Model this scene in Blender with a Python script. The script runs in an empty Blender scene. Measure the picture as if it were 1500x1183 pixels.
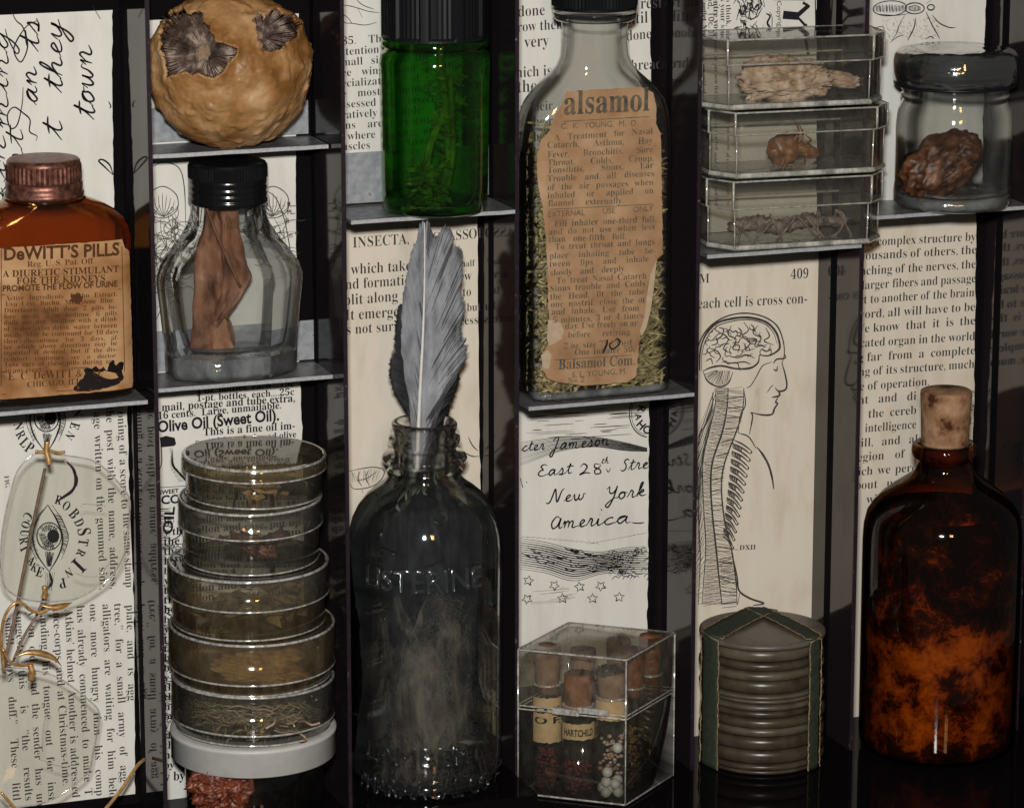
import bpy, bmesh, math, random
from mathutils import Vector, Matrix, noise
random.seed(7)
SC = bpy.context.scene
COL = SC.collection
S = 0.00022                      # metres per layout unit (one unit is about 0.22 mm in the cabinet)

# ------------------------------------------------------------------ camera, world, lamps
F = 5290.0; YAW = math.radians(20.2); PIT = math.radians(13.4)
FW = Vector((math.sin(YAW)*math.cos(PIT), math.cos(YAW)*math.cos(PIT), -math.sin(PIT)))
RT = Vector((math.cos(YAW), -math.sin(YAW), 0))
UP = Vector((math.sin(YAW)*math.sin(PIT), math.cos(YAW)*math.sin(PIT), math.cos(PIT)))
CAM = -F*FW
cd = bpy.data.cameras.new('camera'); cam = bpy.data.objects.new('camera', cd); COL.objects.link(cam)
cd.sensor_width = 36; cd.lens = 36*F/1500; cd.clip_start = .05; cd.clip_end = 50
cam.matrix_world = Matrix(((RT.x, UP.x, -FW.x, CAM.x*S), (RT.y, UP.y, -FW.y, CAM.y*S), (RT.z, UP.z, -FW.z, CAM.z*S), (0, 0, 0, 1)))
SC.camera = cam
W = bpy.data.worlds.new('World'); SC.world = W; W.use_nodes = True
bg = W.node_tree.nodes['Background']; bg.inputs[0].default_value = (.95, .9, .85, 1); bg.inputs[1].default_value = .055

def lamp(name, pos, target, size, watts, color):
    l = bpy.data.lights.new(name, 'AREA'); l.shape = 'RECTANGLE'; l.size, l.size_y = size; l.energy = watts; l.color = color
    o = bpy.data.objects.new(name, l); COL.objects.link(o)
    p = Vector(pos)*S; d = (Vector(target)*S - p).normalized()
    o.location = p; o.rotation_euler = d.to_track_quat('-Z', 'Y').to_euler()
    return o
lamp('flash', CAM + UP*450 - RT*40, (-60, 0, 120), (.066, .042), 12.6, (1, .985, .96))
lamp('room_lamp', CAM + UP*700 + RT*1500 - FW*1500, (0, 0, 0), (.12, .12), 1.6, (1, .55, .22))
vs = SC.view_settings; vs.view_transform = 'Standard'; vs.look = 'None'; vs.exposure = 0; vs.gamma = 1; vs.use_curve_mapping = False
cy = SC.cycles
cy.max_bounces = 14; cy.transparent_max_bounces = 40; cy.transmission_bounces = 12; cy.glossy_bounces = 6; cy.diffuse_bounces = 3
cy.caustics_reflective = False; cy.caustics_refractive = False; cy.sample_clamp_indirect = 4; cy.blur_glossy = .3
cy.use_denoising = True

# ------------------------------------------------------------------ layout maths (units)
def ray(px, py):
    return FW + RT*((px-750)/F) + UP*((591.5-py)/F)
def at(px, py, Y):               # the point of the plane Y=const seen at that spot of the photograph
    d = ray(px, py); return CAM + d*((Y-CAM.y)/d.y)
def onz(px, py, z):              # the same on a level plane
    d = ray(px, py); return CAM + d*((z-CAM.z)/d.z)

# ------------------------------------------------------------------ materials
def nodes(name):
    m = bpy.data.materials.new(name); m.use_nodes = True; nt = m.node_tree; nt.nodes.clear()
    out = nt.nodes.new('ShaderNodeOutputMaterial')
    return m, nt, out
def N(nt, t, **kw):
    n = nt.nodes.new(t)
    for k, v in kw.items():
        if isinstance(k, str) and hasattr(n, k): setattr(n, k, v)
    return n
def tex(nt, scale, detail=4, rough=.55, stretch=(1, 1, 1), dist=0):
    tc = nt.nodes.new('ShaderNodeTexCoord'); mp = nt.nodes.new('ShaderNodeMapping'); mp.inputs['Scale'].default_value = stretch
    nz = nt.nodes.new('ShaderNodeTexNoise'); nz.inputs['Scale'].default_value = scale*5/S/1000; nz.inputs['Detail'].default_value = detail
    nz.inputs['Roughness'].default_value = rough; nz.inputs['Distortion'].default_value = dist
    nt.links.new(tc.outputs['Object'], mp.inputs[0]); nt.links.new(mp.outputs[0], nz.inputs['Vector'])
    return nz.outputs['Fac']
def ramp(nt, fac, stops):
    r = nt.nodes.new('ShaderNodeValToRGB'); e = r.color_ramp.elements
    e[0].position, e[0].color = stops[0][0], (*stops[0][1], 1); e[1].position, e[1].color = stops[-1][0], (*stops[-1][1], 1)
    for p, c in stops[1:-1]:
        q = e.new(p); q.color = (*c, 1)
    nt.links.new(fac, r.inputs[0]); return r.outputs[0]
def pbr(name, stops, scale=20, rough=.6, metal=0, spec=.4, bump=0, bscale=60, stretch=(1, 1, 1), detail=5, coat=0, dist=0, sub=0):
    m, nt, out = nodes(name)
    b = nt.nodes.new('ShaderNodeBsdfPrincipled'); nt.links.new(b.outputs[0], out.inputs[0])
    if len(stops) == 1: b.inputs['Base Color'].default_value = (*stops[0][1], 1)
    else: nt.links.new(ramp(nt, tex(nt, scale, detail, stretch=stretch, dist=dist), stops), b.inputs['Base Color'])
    b.inputs['Roughness'].default_value = rough; b.inputs['Metallic'].default_value = metal
    b.inputs['Specular IOR Level'].default_value = spec; b.inputs['Coat Weight'].default_value = coat
    if bump:
        bp = nt.nodes.new('ShaderNodeBump'); bp.inputs['Strength'].default_value = bump; bp.inputs['Distance'].default_value = S*2
        nt.links.new(tex(nt, bscale, 6, .6, stretch), bp.inputs['Height']); nt.links.new(bp.outputs[0], b.inputs['Normal'])
    return m
def glass(name, tint, edge, refr=0.0, ior=1.35, haze=.02, hazecol=(.5, .48, .44), gl=.75, base=.05, rough=.045, hscale=30, bump=0, power=4, edge_power=2.5, rlo=.22, rhi=.62, rmin=.06, bsc=9):
    """Thin glass or plastic wall: lets light and shadow rays through, tinted more where the wall is seen edge-on; haze is smudging, and in some materials painted brightness."""
    m, nt, out = nodes(name); L = nt.links.new
    lw = nt.nodes.new('ShaderNodeLayerWeight'); lw.inputs[0].default_value = .5
    mc = nt.nodes.new('ShaderNodeMix'); mc.data_type = 'RGBA'
    p0 = nt.nodes.new('ShaderNodeMath'); p0.operation = 'POWER'; p0.inputs[1].default_value = edge_power; L(lw.outputs['Facing'], p0.inputs[0])
    L(p0.outputs[0], mc.inputs['Factor']); mc.inputs[6].default_value = (*tint, 1); mc.inputs[7].default_value = (*edge, 1)
    tr = nt.nodes.new('ShaderNodeBsdfTransparent'); L(mc.outputs[2], tr.inputs[0]); cur = tr.outputs[0]
    nrm = None
    if bump:
        bp = nt.nodes.new('ShaderNodeBump'); bp.inputs['Strength'].default_value = bump; bp.inputs['Distance'].default_value = S*6
        L(tex(nt, bsc, 3, .5, (.7, .7, 1.6)), bp.inputs['Height']); nrm = bp.outputs[0]
    if refr:                     # the wall bends light where it is seen obliquely (rims, shoulders), little where it is seen square on
        rf = nt.nodes.new('ShaderNodeBsdfGlass'); rf.inputs['IOR'].default_value = ior; rf.inputs['Roughness'].default_value = 0
        rf.inputs[0].default_value = (*tint, 1); mx = nt.nodes.new('ShaderNodeMixShader')
        rm = nt.nodes.new('ShaderNodeMapRange'); rm.interpolation_type = 'SMOOTHSTEP'; rm.inputs[1].default_value = rlo; rm.inputs[2].default_value = rhi
        rm.inputs[3].default_value = refr*rmin; rm.inputs[4].default_value = refr; L(lw.outputs['Facing'], rm.inputs[0]); L(rm.outputs[0], mx.inputs[0])
        if nrm: L(nrm, rf.inputs['Normal'])
        L(cur, mx.inputs[1]); L(rf.outputs[0], mx.inputs[2]); cur = mx.outputs[0]
    if haze:
        df = nt.nodes.new('ShaderNodeBsdfDiffuse'); df.inputs[0].default_value = (*hazecol, 1)
        mr = nt.nodes.new('ShaderNodeMapRange'); mr.inputs[1].default_value = .35; mr.inputs[2].default_value = .75
        mr.inputs[3].default_value = haze*.4; mr.inputs[4].default_value = haze*2
        L(tex(nt, hscale, 8, .65, (1, 1, .5)), mr.inputs[0])
        mx = nt.nodes.new('ShaderNodeMixShader'); L(mr.outputs[0], mx.inputs[0]); L(cur, mx.inputs[1]); L(df.outputs[0], mx.inputs[2]); cur = mx.outputs[0]
    gs = nt.nodes.new('ShaderNodeBsdfGlossy'); gs.inputs['Roughness'].default_value = rough
    if nrm: L(nrm, gs.inputs['Normal'])
    pw = nt.nodes.new('ShaderNodeMath'); pw.operation = 'POWER'; pw.inputs[1].default_value = power; L(lw.outputs['Facing'], pw.inputs[0])
    ma = nt.nodes.new('ShaderNodeMath'); ma.operation = 'MULTIPLY_ADD'; ma.inputs[1].default_value = gl; ma.inputs[2].default_value = base; ma.use_clamp = True
    L(pw.outputs[0], ma.inputs[0])
    mx = nt.nodes.new('ShaderNodeMixShader'); L(ma.outputs[0], mx.inputs[0]); L(cur, mx.inputs[1]); L(gs.outputs[0], mx.inputs[2])
    L(mx.outputs[0], out.inputs[0])
    return m
def gloss_panel(name, col, fac, rough=.03):
    m, nt, out = nodes(name); L = nt.links.new
    d = nt.nodes.new('ShaderNodeBsdfDiffuse'); d.inputs[0].default_value = (*col, 1)
    g = nt.nodes.new('ShaderNodeBsdfGlossy'); g.inputs['Roughness'].default_value = rough
    mr = nt.nodes.new('ShaderNodeMapRange'); mr.inputs[3].default_value = fac*.8; mr.inputs[4].default_value = fac*1.15
    L(tex(nt, 1.6, 8, .65, (1, 1, .4)), mr.inputs[0])
    mx = nt.nodes.new('ShaderNodeMixShader'); L(mr.outputs[0], mx.inputs[0]); L(d.outputs[0], mx.inputs[1]); L(g.outputs[0], mx.inputs[2]); L(mx.outputs[0], out.inputs[0])
    return m

M = {}
M['panel'] = gloss_panel('black gloss panel', (.012, .009, .011), .25, .055)
M['panel_dull'] = gloss_panel('dull black panel', (.016, .012, .014), .17, .085)  # mirrors more weakly and less sharply than the other panel material
M['floor'] = gloss_panel('black gloss floor', (.004, .003, .004), .09, .06)
M['edge'] = pbr('panel edge', [(.3, (.010, .005, .009)), (.66, (.018, .010, .016)), (.70, (.10, .085, .09)), (.8, (.2, .18, .18))], scale=22, rough=.5, spec=.2, detail=8)
M['slot'] = pbr('slot black', [(0, (.004, .003, .004))], rough=.9, spec=.05)
M['paper'] = pbr('page paper', [(.24, (.47, .41, .30)), (.33, (.575, .56, .505)), (.5, (.64, .625, .57)), (.7, (.67, .655, .60))], scale=5, rough=.75, spec=.15, bump=.12, bscale=40, stretch=(1, 1, .25))
M['paper_old'] = pbr('old page paper', [(.25, (.40, .32, .215)), (.34, (.55, .485, .385)), (.5, (.62, .56, .46)), (.7, (.64, .585, .49))], scale=5, rough=.8, spec=.12, bump=.12, bscale=40, stretch=(1, 1, .3))
M['ink'] = pbr('black ink', [(0, (.014, .013, .015))], rough=.8, spec=.1)
M['ink_soft'] = pbr('grey ink', [(.3, (.03, .027, .026)), (.7, (.07, .062, .056))], scale=60, rough=.85, spec=.1)
M['ink_fine'] = pbr('engraving ink', [(.3, (.05, .045, .042)), (.7, (.12, .105, .092))], scale=60, rough=.85, spec=.1)
M['steel'] = pbr('galvanised steel', [(.3, (.20, .21, .215)), (.55, (.36, .37, .38)), (.75, (.46, .47, .48))], scale=14, rough=.38, metal=.75, bump=.08, bscale=50)
M['steel_edge'] = pbr('cut steel edge', [(.3, (.34, .35, .36)), (.7, (.5, .51, .52))], scale=40, rough=.45, metal=.35)
M['flange'] = pbr('spangled zinc', [(.3, (.19, .205, .22)), (.5, (.25, .265, .28)), (.68, (.31, .325, .34)), (.72, (.14, .14, .14))], scale=18, rough=.55, metal=.15)
M['black_cap'] = pbr('black bakelite', [(0, (.006, .006, .007))], rough=.16, spec=.6)
M['black_matte'] = pbr('black ribbed plastic', [(0, (.006, .0065, .008))], rough=.4, spec=.22)
M['copper_cap'] = pbr('worn coppery tin', [(.3, (.06, .025, .02)), (.5, (.16, .065, .045)), (.68, (.30, .13, .08))], scale=22, rough=.38, metal=.65, bump=.15, bscale=60)
M['cork'] = pbr('cork', [(.34, (.05, .018, .007)), (.43, (.20, .10, .05)), (.58, (.31, .18, .10)), (.72, (.38, .24, .145))], scale=8, rough=.85, spec=.15, bump=.9, bscale=16, detail=8)
M['cork_dull'] = pbr('old dull cork', [(.3, (.05, .025, .012)), (.42, (.14, .08, .05)), (.62, (.22, .14, .09)), (.75, (.27, .185, .125))], scale=7, rough=.85, spec=.15, bump=.5, bscale=55)
M['cork_red'] = pbr('dark red cork', [(.36, (.04, .015, .006)), (.52, (.155, .062, .024)), (.7, (.27, .125, .06))], scale=7, rough=.8, spec=.2, bump=.5, bscale=50)
M['label_brown'] = pbr('stained brown label', [(.34, (.12, .045, .013)), (.44, (.25, .115, .040)), (.54, (.37, .20, .09)), (.66, (.46, .285, .14))], scale=2.0, rough=.7, spec=.2, detail=3, dist=.6, bump=.1, bscale=50)
M['label_tan'] = pbr('stained tan label', [(.28, (.20, .105, .05)), (.45, (.30, .175, .09)), (.6, (.36, .225, .125)), (.75, (.42, .285, .175))], scale=3.5, rough=.75, spec=.15, detail=4, bump=.15, bscale=45)
M['label_torn'] = pbr('torn paper core', [(.3, (.36, .265, .175)), (.7, (.44, .34, .235))], scale=20, rough=.85, spec=.1)
M['ink_brown'] = pbr('brown ink', [(.3, (.045, .017, .007)), (.7, (.10, .042, .016))], scale=40, rough=.8, spec=.1)
M['ink_green'] = pbr('faded black ink', [(.35, (.05, .052, .042)), (.65, (.15, .115, .075))], scale=16, rough=.8, spec=.1)
M['burn'] = pbr('charred stain', [(.3, (.003, .002, .002)), (.62, (.008, .004, .002)), (.72, (.20, .045, .006))], scale=20, rough=.4, spec=.4)
M['gall'] = pbr('gall skin', [(.25, (.085, .036, .010)), (.42, (.22, .10, .028)), (.56, (.33, .18, .072)), (.72, (.50, .33, .185))], scale=3.6, rough=.42, spec=.35, bump=.3, bscale=20)
M['gall_in'] = pbr('gall core', [(.3, (.035, .02, .014)), (.5, (.08, .05, .035)), (.7, (.16, .11, .08))], scale=18, rough=.85, spec=.1, bump=.4, bscale=40)
M['pith'] = pbr('gall pith', [(.3, (.13, .085, .055)), (.7, (.27, .185, .12))], scale=20, rough=.85, bump=.5, bscale=40)
M['fibre'] = pbr('pale fibre', [(.38, (.030, .019, .016)), (.52, (.10, .07, .056)), (.66, (.36, .28, .225))], scale=9, stretch=(1, 1, 1), rough=.7, spec=.2)
M['leaf_brown'] = pbr('dry brown leaf', [(.32, (.05, .017, .008)), (.5, (.19, .08, .038)), (.62, (.30, .15, .08)), (.74, (.48, .30, .19))], scale=6, rough=.6, spec=.3, bump=.8, bscale=14, stretch=(1.6, 1.6, .5), detail=7)
M['stalk'] = pbr('dry stalk', [(.3, (.09, .03, .014)), (.7, (.22, .10, .05))], scale=20, rough=.6)
M['glass_clear'] = glass('clear flint glass', (.985, .99, .985), (.45, .48, .47), refr=1, ior=1.5, haze=.004, gl=.55, power=3.6, base=.05, rough=.03, edge_power=5, rlo=.12, rhi=.5)
M['glass_body'] = glass('clear bottle glass', (.985, .985, .975), (.42, .45, .43), refr=1, ior=1.5, haze=.005, gl=.5, power=3.4, base=.04, rough=.04, edge_power=5)
M['glass_thin'] = glass('thin vial glass', (.96, .96, .94), (.2, .21, .2), haze=.012, gl=.8, power=3, edge_power=3)
M['glass_solid'] = glass('thick glass with painted brightness', (.97, .99, .98), (.8, .85, .83), refr=.75, ior=1.5, haze=.17, hazecol=(.9, .95, .95), gl=.9, base=.30, rlo=-1, rhi=-.5, bump=1.0, rough=.10, hscale=7, bsc=8)  # white haze paints in the brightness of light refracted through thick glass
M['glass_lid'] = glass('swirled glass', (.82, .85, .85), (.10, .11, .11), refr=.5, ior=1.5, haze=.006, hazecol=(.6, .63, .63), gl=.85, base=.34, rlo=-1, rhi=-.5, bump=1.0, rough=.09, power=2, hscale=6, bsc=6)
M['glass_base'] = glass('smooth thick glass foot', (.9, .94, .93), (.6, .65, .63), refr=.7, ior=1.5, haze=.02, hazecol=(.6, .6, .58), gl=.9, base=.16, rlo=-1, rhi=-.5, rough=.06)
M['glass_smoke'] = glass('dusty old glass', (.93, .96, .95), (.22, .26, .25), refr=1, ior=1.5, haze=.004, hazecol=(.26, .24, .22), gl=.5, power=3.2, hscale=9, edge_power=4)
M['glass_relief'] = glass('raised glass lettering', (.88, .93, .95), (.35, .37, .38), haze=.01, hazecol=(.35, .38, .42), gl=.85, base=.25, rough=.10, power=2)
M['glass_amber'] = glass('orange amber glass', (.93, .715, .34), (.42, .17, .02), refr=1, ior=1.5, haze=.003, gl=.5, power=3, edge_power=1.4, rmin=.12)
M['glass_brown'] = glass('brown bottle glass', (.62, .36, .13), (.010, .003, .001), haze=.004, hazecol=(.25, .15, .1), gl=.4, power=3.5, edge_power=1.6)
M['glass_green'] = glass('green bottle glass', (.56, .87, .42), (.02, .16, .012), refr=1, ior=1.5, haze=.003, hazecol=(.2, .4, .2), gl=.5, power=3.2, edge_power=1.6, rmin=.15)
M['glass_lens'] = glass('spectacle lens', (.965, .965, .945), (.75, .75, .72), haze=.005, hazecol=(.7, .68, .64), gl=.45, base=.04)
M['plastic'] = glass('scuffed clear plastic', (.97, .965, .945), (.45, .43, .39), haze=.022, hazecol=(.45, .42, .36), gl=.75, base=.075, rough=.05, power=2.6, hscale=22)
M['plastic_olive'] = glass('yellowed clear plastic', (.92, .885, .80), (.42, .38, .28), haze=.06, hazecol=(.36, .28, .18), gl=.55, base=.08, rough=.07, power=3, hscale=14)
M['plastic_lid'] = glass('hazy scratched plastic', (.90, .87, .80), (.40, .37, .30), haze=.12, hazecol=(.36, .32, .26), gl=.6, base=.07, rough=.08, power=2.6, hscale=18)
M['plastic_rim'] = glass('plastic rim', (.80, .78, .74), (.35, .33, .28), haze=.44, hazecol=(.84, .82, .76), gl=.8, base=.26, rough=.09, power=2, hscale=26)
M['box_rim'] = glass('plastic edge with painted highlights', (.85, .84, .80), (.4, .38, .33), haze=.42, hazecol=(.85, .83, .74), gl=.8, base=.25, rough=.08, power=2, hscale=14)  # pale haze paints the white highlights along the box edges into the colour
M['lid_white'] = pbr('white plastic lid', [(.3, (.43, .425, .40)), (.7, (.50, .495, .47))], scale=10, rough=.45, spec=.4)
M['gold'] = pbr('worn gold metal', [(.3, (.36, .17, .05)), (.6, (.70, .42, .16)), (.8, (.85, .58, .28))], scale=25, rough=.3, metal=.55)
M['brown_rod'] = pbr('brown plastic rod', [(.3, (.12, .07, .045)), (.7, (.25, .17, .12))], scale=20, rough=.4)
M['feather'] = pbr('grey feather', [(.3, (.10, .103, .112)), (.5, (.20, .205, .222)), (.7, (.29, .295, .315))], scale=12, rough=.65, spec=.2, bump=.3, bscale=60, stretch=(1, 1, .35))
M['feather_dark'] = pbr('charcoal feather', [(.3, (.006, .0065, .007)), (.7, (.032, .033, .036))], scale=14, rough=.6, spec=.25, bump=.3, bscale=60, stretch=(1, 1, .4))
M['down'] = pbr('brown down', [(.3, (.09, .072, .062)), (.7, (.24, .205, .185))], scale=5, rough=.9, spec=.05)
def veil():
    m, nt, out = nodes('downy veil'); L = nt.links.new
    d = nt.nodes.new('ShaderNodeBsdfDiffuse'); t_ = nt.nodes.new('ShaderNodeBsdfTransparent'); mx = nt.nodes.new('ShaderNodeMixShader')
    L(ramp(nt, tex(nt, 3, 6), [(.35, (.15, .11, .088)), (.55, (.29, .23, .195)), (.70, (.44, .385, .345))]), d.inputs[0])
    mr = nt.nodes.new('ShaderNodeMapRange'); mr.inputs[1].default_value = .42; mr.inputs[2].default_value = .74; mr.inputs[4].default_value = .75; mr.interpolation_type = 'SMOOTHSTEP'
    L(tex(nt, 2.6, 10, .68, (1.6, 1.6, .5), .8), mr.inputs[0]); L(mr.outputs[0], mx.inputs[0]); L(t_.outputs[0], mx.inputs[1]); L(d.outputs[0], mx.inputs[2]); L(mx.outputs[0], out.inputs[0])
    return m
M['down_veil'] = veil()
M['quill'] = pbr('white quill', [(.3, (.55, .53, .50)), (.7, (.68, .66, .62))], scale=20, rough=.4)
M['herb'] = pbr('dried herb', [(.28, (.07, .05, .02)), (.5, (.26, .215, .095)), (.7, (.52, .45, .26))], scale=24, rough=.8, spec=.15, detail=3)
M['herb_green'] = pbr('dried green plant', [(.3, (.05, .035, .015)), (.5, (.17, .12, .05)), (.7, (.40, .30, .15))], scale=7, rough=.8, spec=.15)
def residue():
    m, nt, out = nodes('rust flake residue'); L = nt.links.new
    b = nt.nodes.new('ShaderNodeBsdfPrincipled'); b.inputs['Roughness'].default_value = .85; b.inputs['Specular IOR Level'].default_value = .1
    tc = nt.nodes.new('ShaderNodeTexCoord'); sx = nt.nodes.new('ShaderNodeSeparateXYZ'); L(tc.outputs['Object'], sx.inputs[0])
    cv = nt.nodes.new('ShaderNodeValToRGB'); e = cv.color_ramp.elements                 # the deposit is thickest a third of the way up
    e[0].position, e[0].color = 0, (.30, .30, .30, 1); e[1].position, e[1].color = 1, (.0, .0, .0, 1)
    for p_, c_ in ((.05, .30), (.12, .50), (.30, .47), (.40, .60), (.46, .46), (.53, .28), (.66, .24), (.85, .10)): q = e.new(p_); q.color = (c_, c_, c_, 1)
    mr = nt.nodes.new('ShaderNodeMapRange'); mr.inputs[2].default_value = 460*S; L(sx.outputs[2], mr.inputs[0]); L(mr.outputs[0], cv.inputs[0])
    ad = nt.nodes.new('ShaderNodeMath'); ad.operation = 'MULTIPLY_ADD'; ad.inputs[1].default_value = .40; L(cv.outputs[0], ad.inputs[0]); L(tex(nt, 4.2, 14, .76, dist=.3), ad.inputs[2])
    L(ramp(nt, ad.outputs[0], [(.56, (.003, .001, .001)), (.655, (.05, .014, .004)), (.685, (.19, .066, .014)), (.73, (.31, .13, .03)), (.82, (.55, .29, .075))]), b.inputs['Base Color'])
    L(b.outputs[0], out.inputs[0]); return m
M['residue'] = residue()
M['tan_husk'] = pbr('tan papery husk', [(.3, (.24, .15, .09)), (.5, (.44, .32, .225)), (.7, (.62, .51, .41))], scale=12, rough=.75, spec=.2, bump=.5, bscale=26)
M['brown_bug'] = pbr('brown shell', [(.3, (.05, .02, .008)), (.55, (.19, .085, .03)), (.75, (.33, .18, .08))], scale=14, rough=.4, spec=.4, bump=.3, bscale=30)
M['grey_bug'] = pbr('grey brown husk', [(.3, (.05, .038, .03)), (.55, (.19, .15, .125)), (.75, (.34, .28, .24))], scale=16, rough=.6, spec=.3, bump=.5, bscale=30)
M['walnut'] = pbr('dark brown husk', [(.32, (.014, .005, .002)), (.52, (.075, .027, .010)), (.72, (.20, .095, .045))], scale=11, rough=.45, spec=.4, bump=.7, bscale=18)
M['red_bits'] = pbr('russet crust', [(.3, (.04, .008, .004)), (.55, (.15, .035, .014)), (.75, (.25, .08, .04))], scale=16, rough=.4, spec=.5, bump=.6, bscale=30)
M['yellow_bits'] = pbr('ochre flakes', [(.3, (.15, .08, .02)), (.7, (.40, .26, .10))], scale=18, rough=.7)
M['olive_bits'] = pbr('olive leaf flakes', [(.3, (.075, .06, .02)), (.7, (.22, .185, .08))], scale=14, rough=.8)
M['tape'] = pbr('dark green tape', [(.3, (.022, .030, .021)), (.6, (.036, .046, .033)), (.8, (.05, .058, .04))], scale=24, rough=.8, spec=.12, bump=.3, bscale=60)
M['tape_edge'] = pbr('frayed tan tape edge', [(.3, (.14, .09, .04)), (.7, (.34, .24, .13))], scale=40, rough=.9, spec=.05)
M['disc'] = pbr('dark disc glass', [(.3, (.026, .020, .013)), (.7, (.062, .050, .033))], scale=8, rough=.3, spec=.35)
M['disc_pale'] = pbr('pale disc glass', [(.3, (.05, .042, .029)), (.7, (.095, .082, .058))], scale=8, rough=.32, spec=.35)
M['disc_top'] = pbr('grey ground glass', [(.3, (.07, .06, .046)), (.7, (.12, .105, .083))], scale=6, rough=.4, spec=.4)
M['bead'] = pbr('white bead', [(.3, (.60, .585, .56)), (.7, (.74, .72, .69))], scale=10, rough=.35, spec=.5)
M['red_powder'] = pbr('dark red seeds', [(.3, (.05, .008, .010)), (.7, (.20, .035, .035))], scale=30, rough=.6, bump=.5, bscale=50)
M['vial_label'] = pbr('vial label', [(.3, (.42, .28, .13)), (.7, (.56, .42, .23))], scale=14, rough=.7)

# ------------------------------------------------------------------ mesh builder (units, scaled to metres on build)
class MB:
    def __init__(self): self.v = []; self.f = []; self.fs = []
    def add(self, vs, fs, smooth=False):
        o = len(self.v); self.v += [Vector(p) for p in vs]
        self.f += [tuple(i+o for i in f) for f in fs]; self.fs += [smooth]*len(fs); return self
    def box(self, lo, hi):
        x0, y0, z0 = lo; x1, y1, z1 = hi
        return self.add([(x0, y0, z0), (x1, y0, z0), (x1, y1, z0), (x0, y1, z0), (x0, y0, z1), (x1, y0, z1), (x1, y1, z1), (x0, y1, z1)],
                        [(0, 3, 2, 1), (4, 5, 6, 7), (0, 1, 5, 4), (1, 2, 6, 5), (2, 3, 7, 6), (3, 0, 4, 7)])
    def prism(self, poly, z0, z1, cap=(True, True)):
        n = len(poly); vs = [(x, y, z0) for x, y in poly] + [(x, y, z1) for x, y in poly]
        fs = [(i, (i+1) % n, n+(i+1) % n, n+i) for i in range(n)]
        if cap[0]: fs.append(tuple(range(n))[::-1])
        if cap[1]: fs.append(tuple(range(n, 2*n)))
        return self.add(vs, fs)
    def slab(self, poly, y0, y1):     # polygon in XZ, thickness in Y
        n = len(poly); vs = [(x, y0, z) for x, z in poly] + [(x, y1, z) for x, z in poly]
        return self.add(vs, [tuple(range(n)), tuple(range(n, 2*n))[::-1]] + [((i+1) % n, i, n+i, n+(i+1) % n) for i in range(n)])
    def loft(self, secs, cap=(False, False), smooth=True):
        n = len(secs[0]); vs = [p for s in secs for p in s]; fs = []
        for k in range(len(secs)-1):
            for i in range(n):
                j = (i+1) % n; fs.append((k*n+i, k*n+j, (k+1)*n+j, (k+1)*n+i))
        self.add(vs, fs, smooth); o = len(self.v)-len(vs)
        if cap[0]: self.f.append(tuple(o+i for i in range(n))[::-1]); self.fs.append(False)
        if cap[1]: b = o+(len(secs)-1)*n; self.f.append(tuple(b+i for i in range(n))); self.fs.append(False)
        return self
    def lathe(self, prof, c=(0, 0), n=64, cap=(False, False), smooth=True, wob=0):
        secs = []
        for r, z in prof:
            secs.append([(c[0]+(r+wob*noise.noise((math.cos(6.283*i/n)*1.5, math.sin(6.283*i/n)*1.5, z*.02)))*math.cos(6.2831853*i/n),
                          c[1]+(r+wob*noise.noise((math.cos(6.283*i/n)*1.5, math.sin(6.283*i/n)*1.5, z*.02)))*math.sin(6.2831853*i/n), z) for i in range(n)])
        return self.loft(secs, cap, smooth)
    def tube(self, pts, r, n=6, closed=False, cap=True):
        pts = [Vector(p) for p in pts]; m = len(pts); rs = r if isinstance(r, (list, tuple)) else [r]*m
        t0 = (pts[1]-pts[0]).normalized(); u = t0.orthogonal().normalized(); secs = []
        for i, p in enumerate(pts):
            a = pts[(i-1) % m] if (closed or i > 0) else pts[i]; b = pts[(i+1) % m] if (closed or i < m-1) else pts[i]
            t = (b-a).normalized() if (b-a).length > 1e-9 else t0
            u = (u - t*u.dot(t)); u = u.normalized() if u.length > 1e-6 else t.orthogonal().normalized(); w = t.cross(u)
            secs.append([p + (u*math.cos(6.2831853*k/n)+w*math.sin(6.2831853*k/n))*rs[i] for k in range(n)])
        if closed: secs.append(secs[0])
        return self.loft(secs, (cap and not closed, cap and not closed))
    def blob(self, c, r, sub=3, amp=.15, freq=2.0, seed=0, rot=None):
        bm = bmesh.new(); bmesh.ops.create_icosphere(bm, subdivisions=sub, radius=1); vs = []
        for v in bm.verts:
            d = v.co.normalized(); k = 1+amp*noise.fractal(d*freq+Vector((seed*7.3, seed*1.7, seed)), .8, 2, 4)
            p = Vector((d.x*r[0]*k, d.y*r[1]*k, d.z*r[2]*k))
            if rot: p = rot @ p
            vs.append(p+Vector(c))
        fs = [tuple(v.index for v in f.verts) for f in bm.faces]; bm.free()
        return self.add(vs, fs, True)
    def flip(self): self.f = [f[::-1] for f in self.f]; return self
    def map(self, fn): self.v = [Vector(fn(p)) for p in self.v]; return self
    def build(self, name, mat, parent=None, off=(0, 0, 0)):
        me = bpy.data.meshes.new(name); o3 = Vector(off)
        me.from_pydata([tuple((p-o3)*S) for p in self.v], [], self.f)
        me.polygons.foreach_set('use_smooth', self.fs); me.update()
        me.materials.append(M[mat] if isinstance(mat, str) else mat)
        ob = bpy.data.objects.new(name, me); COL.objects.link(ob)
        if parent: ob.parent = parent
        return ob
def tag(o, label=None, cat=None, group=None, kind=None):
    for k, v in (('label', label), ('category', cat), ('group', group), ('kind', kind)):
        if v: o[k] = v
    return o
def thing(name, label, cat, loc, group=None, rot=(0, 0, 0)):
    o = bpy.data.objects.new(name, None); COL.objects.link(o); o.empty_display_size = .01
    o.location = Vector(loc)*S; o.rotation_euler = rot
    return tag(o, label, cat, group)
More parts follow.
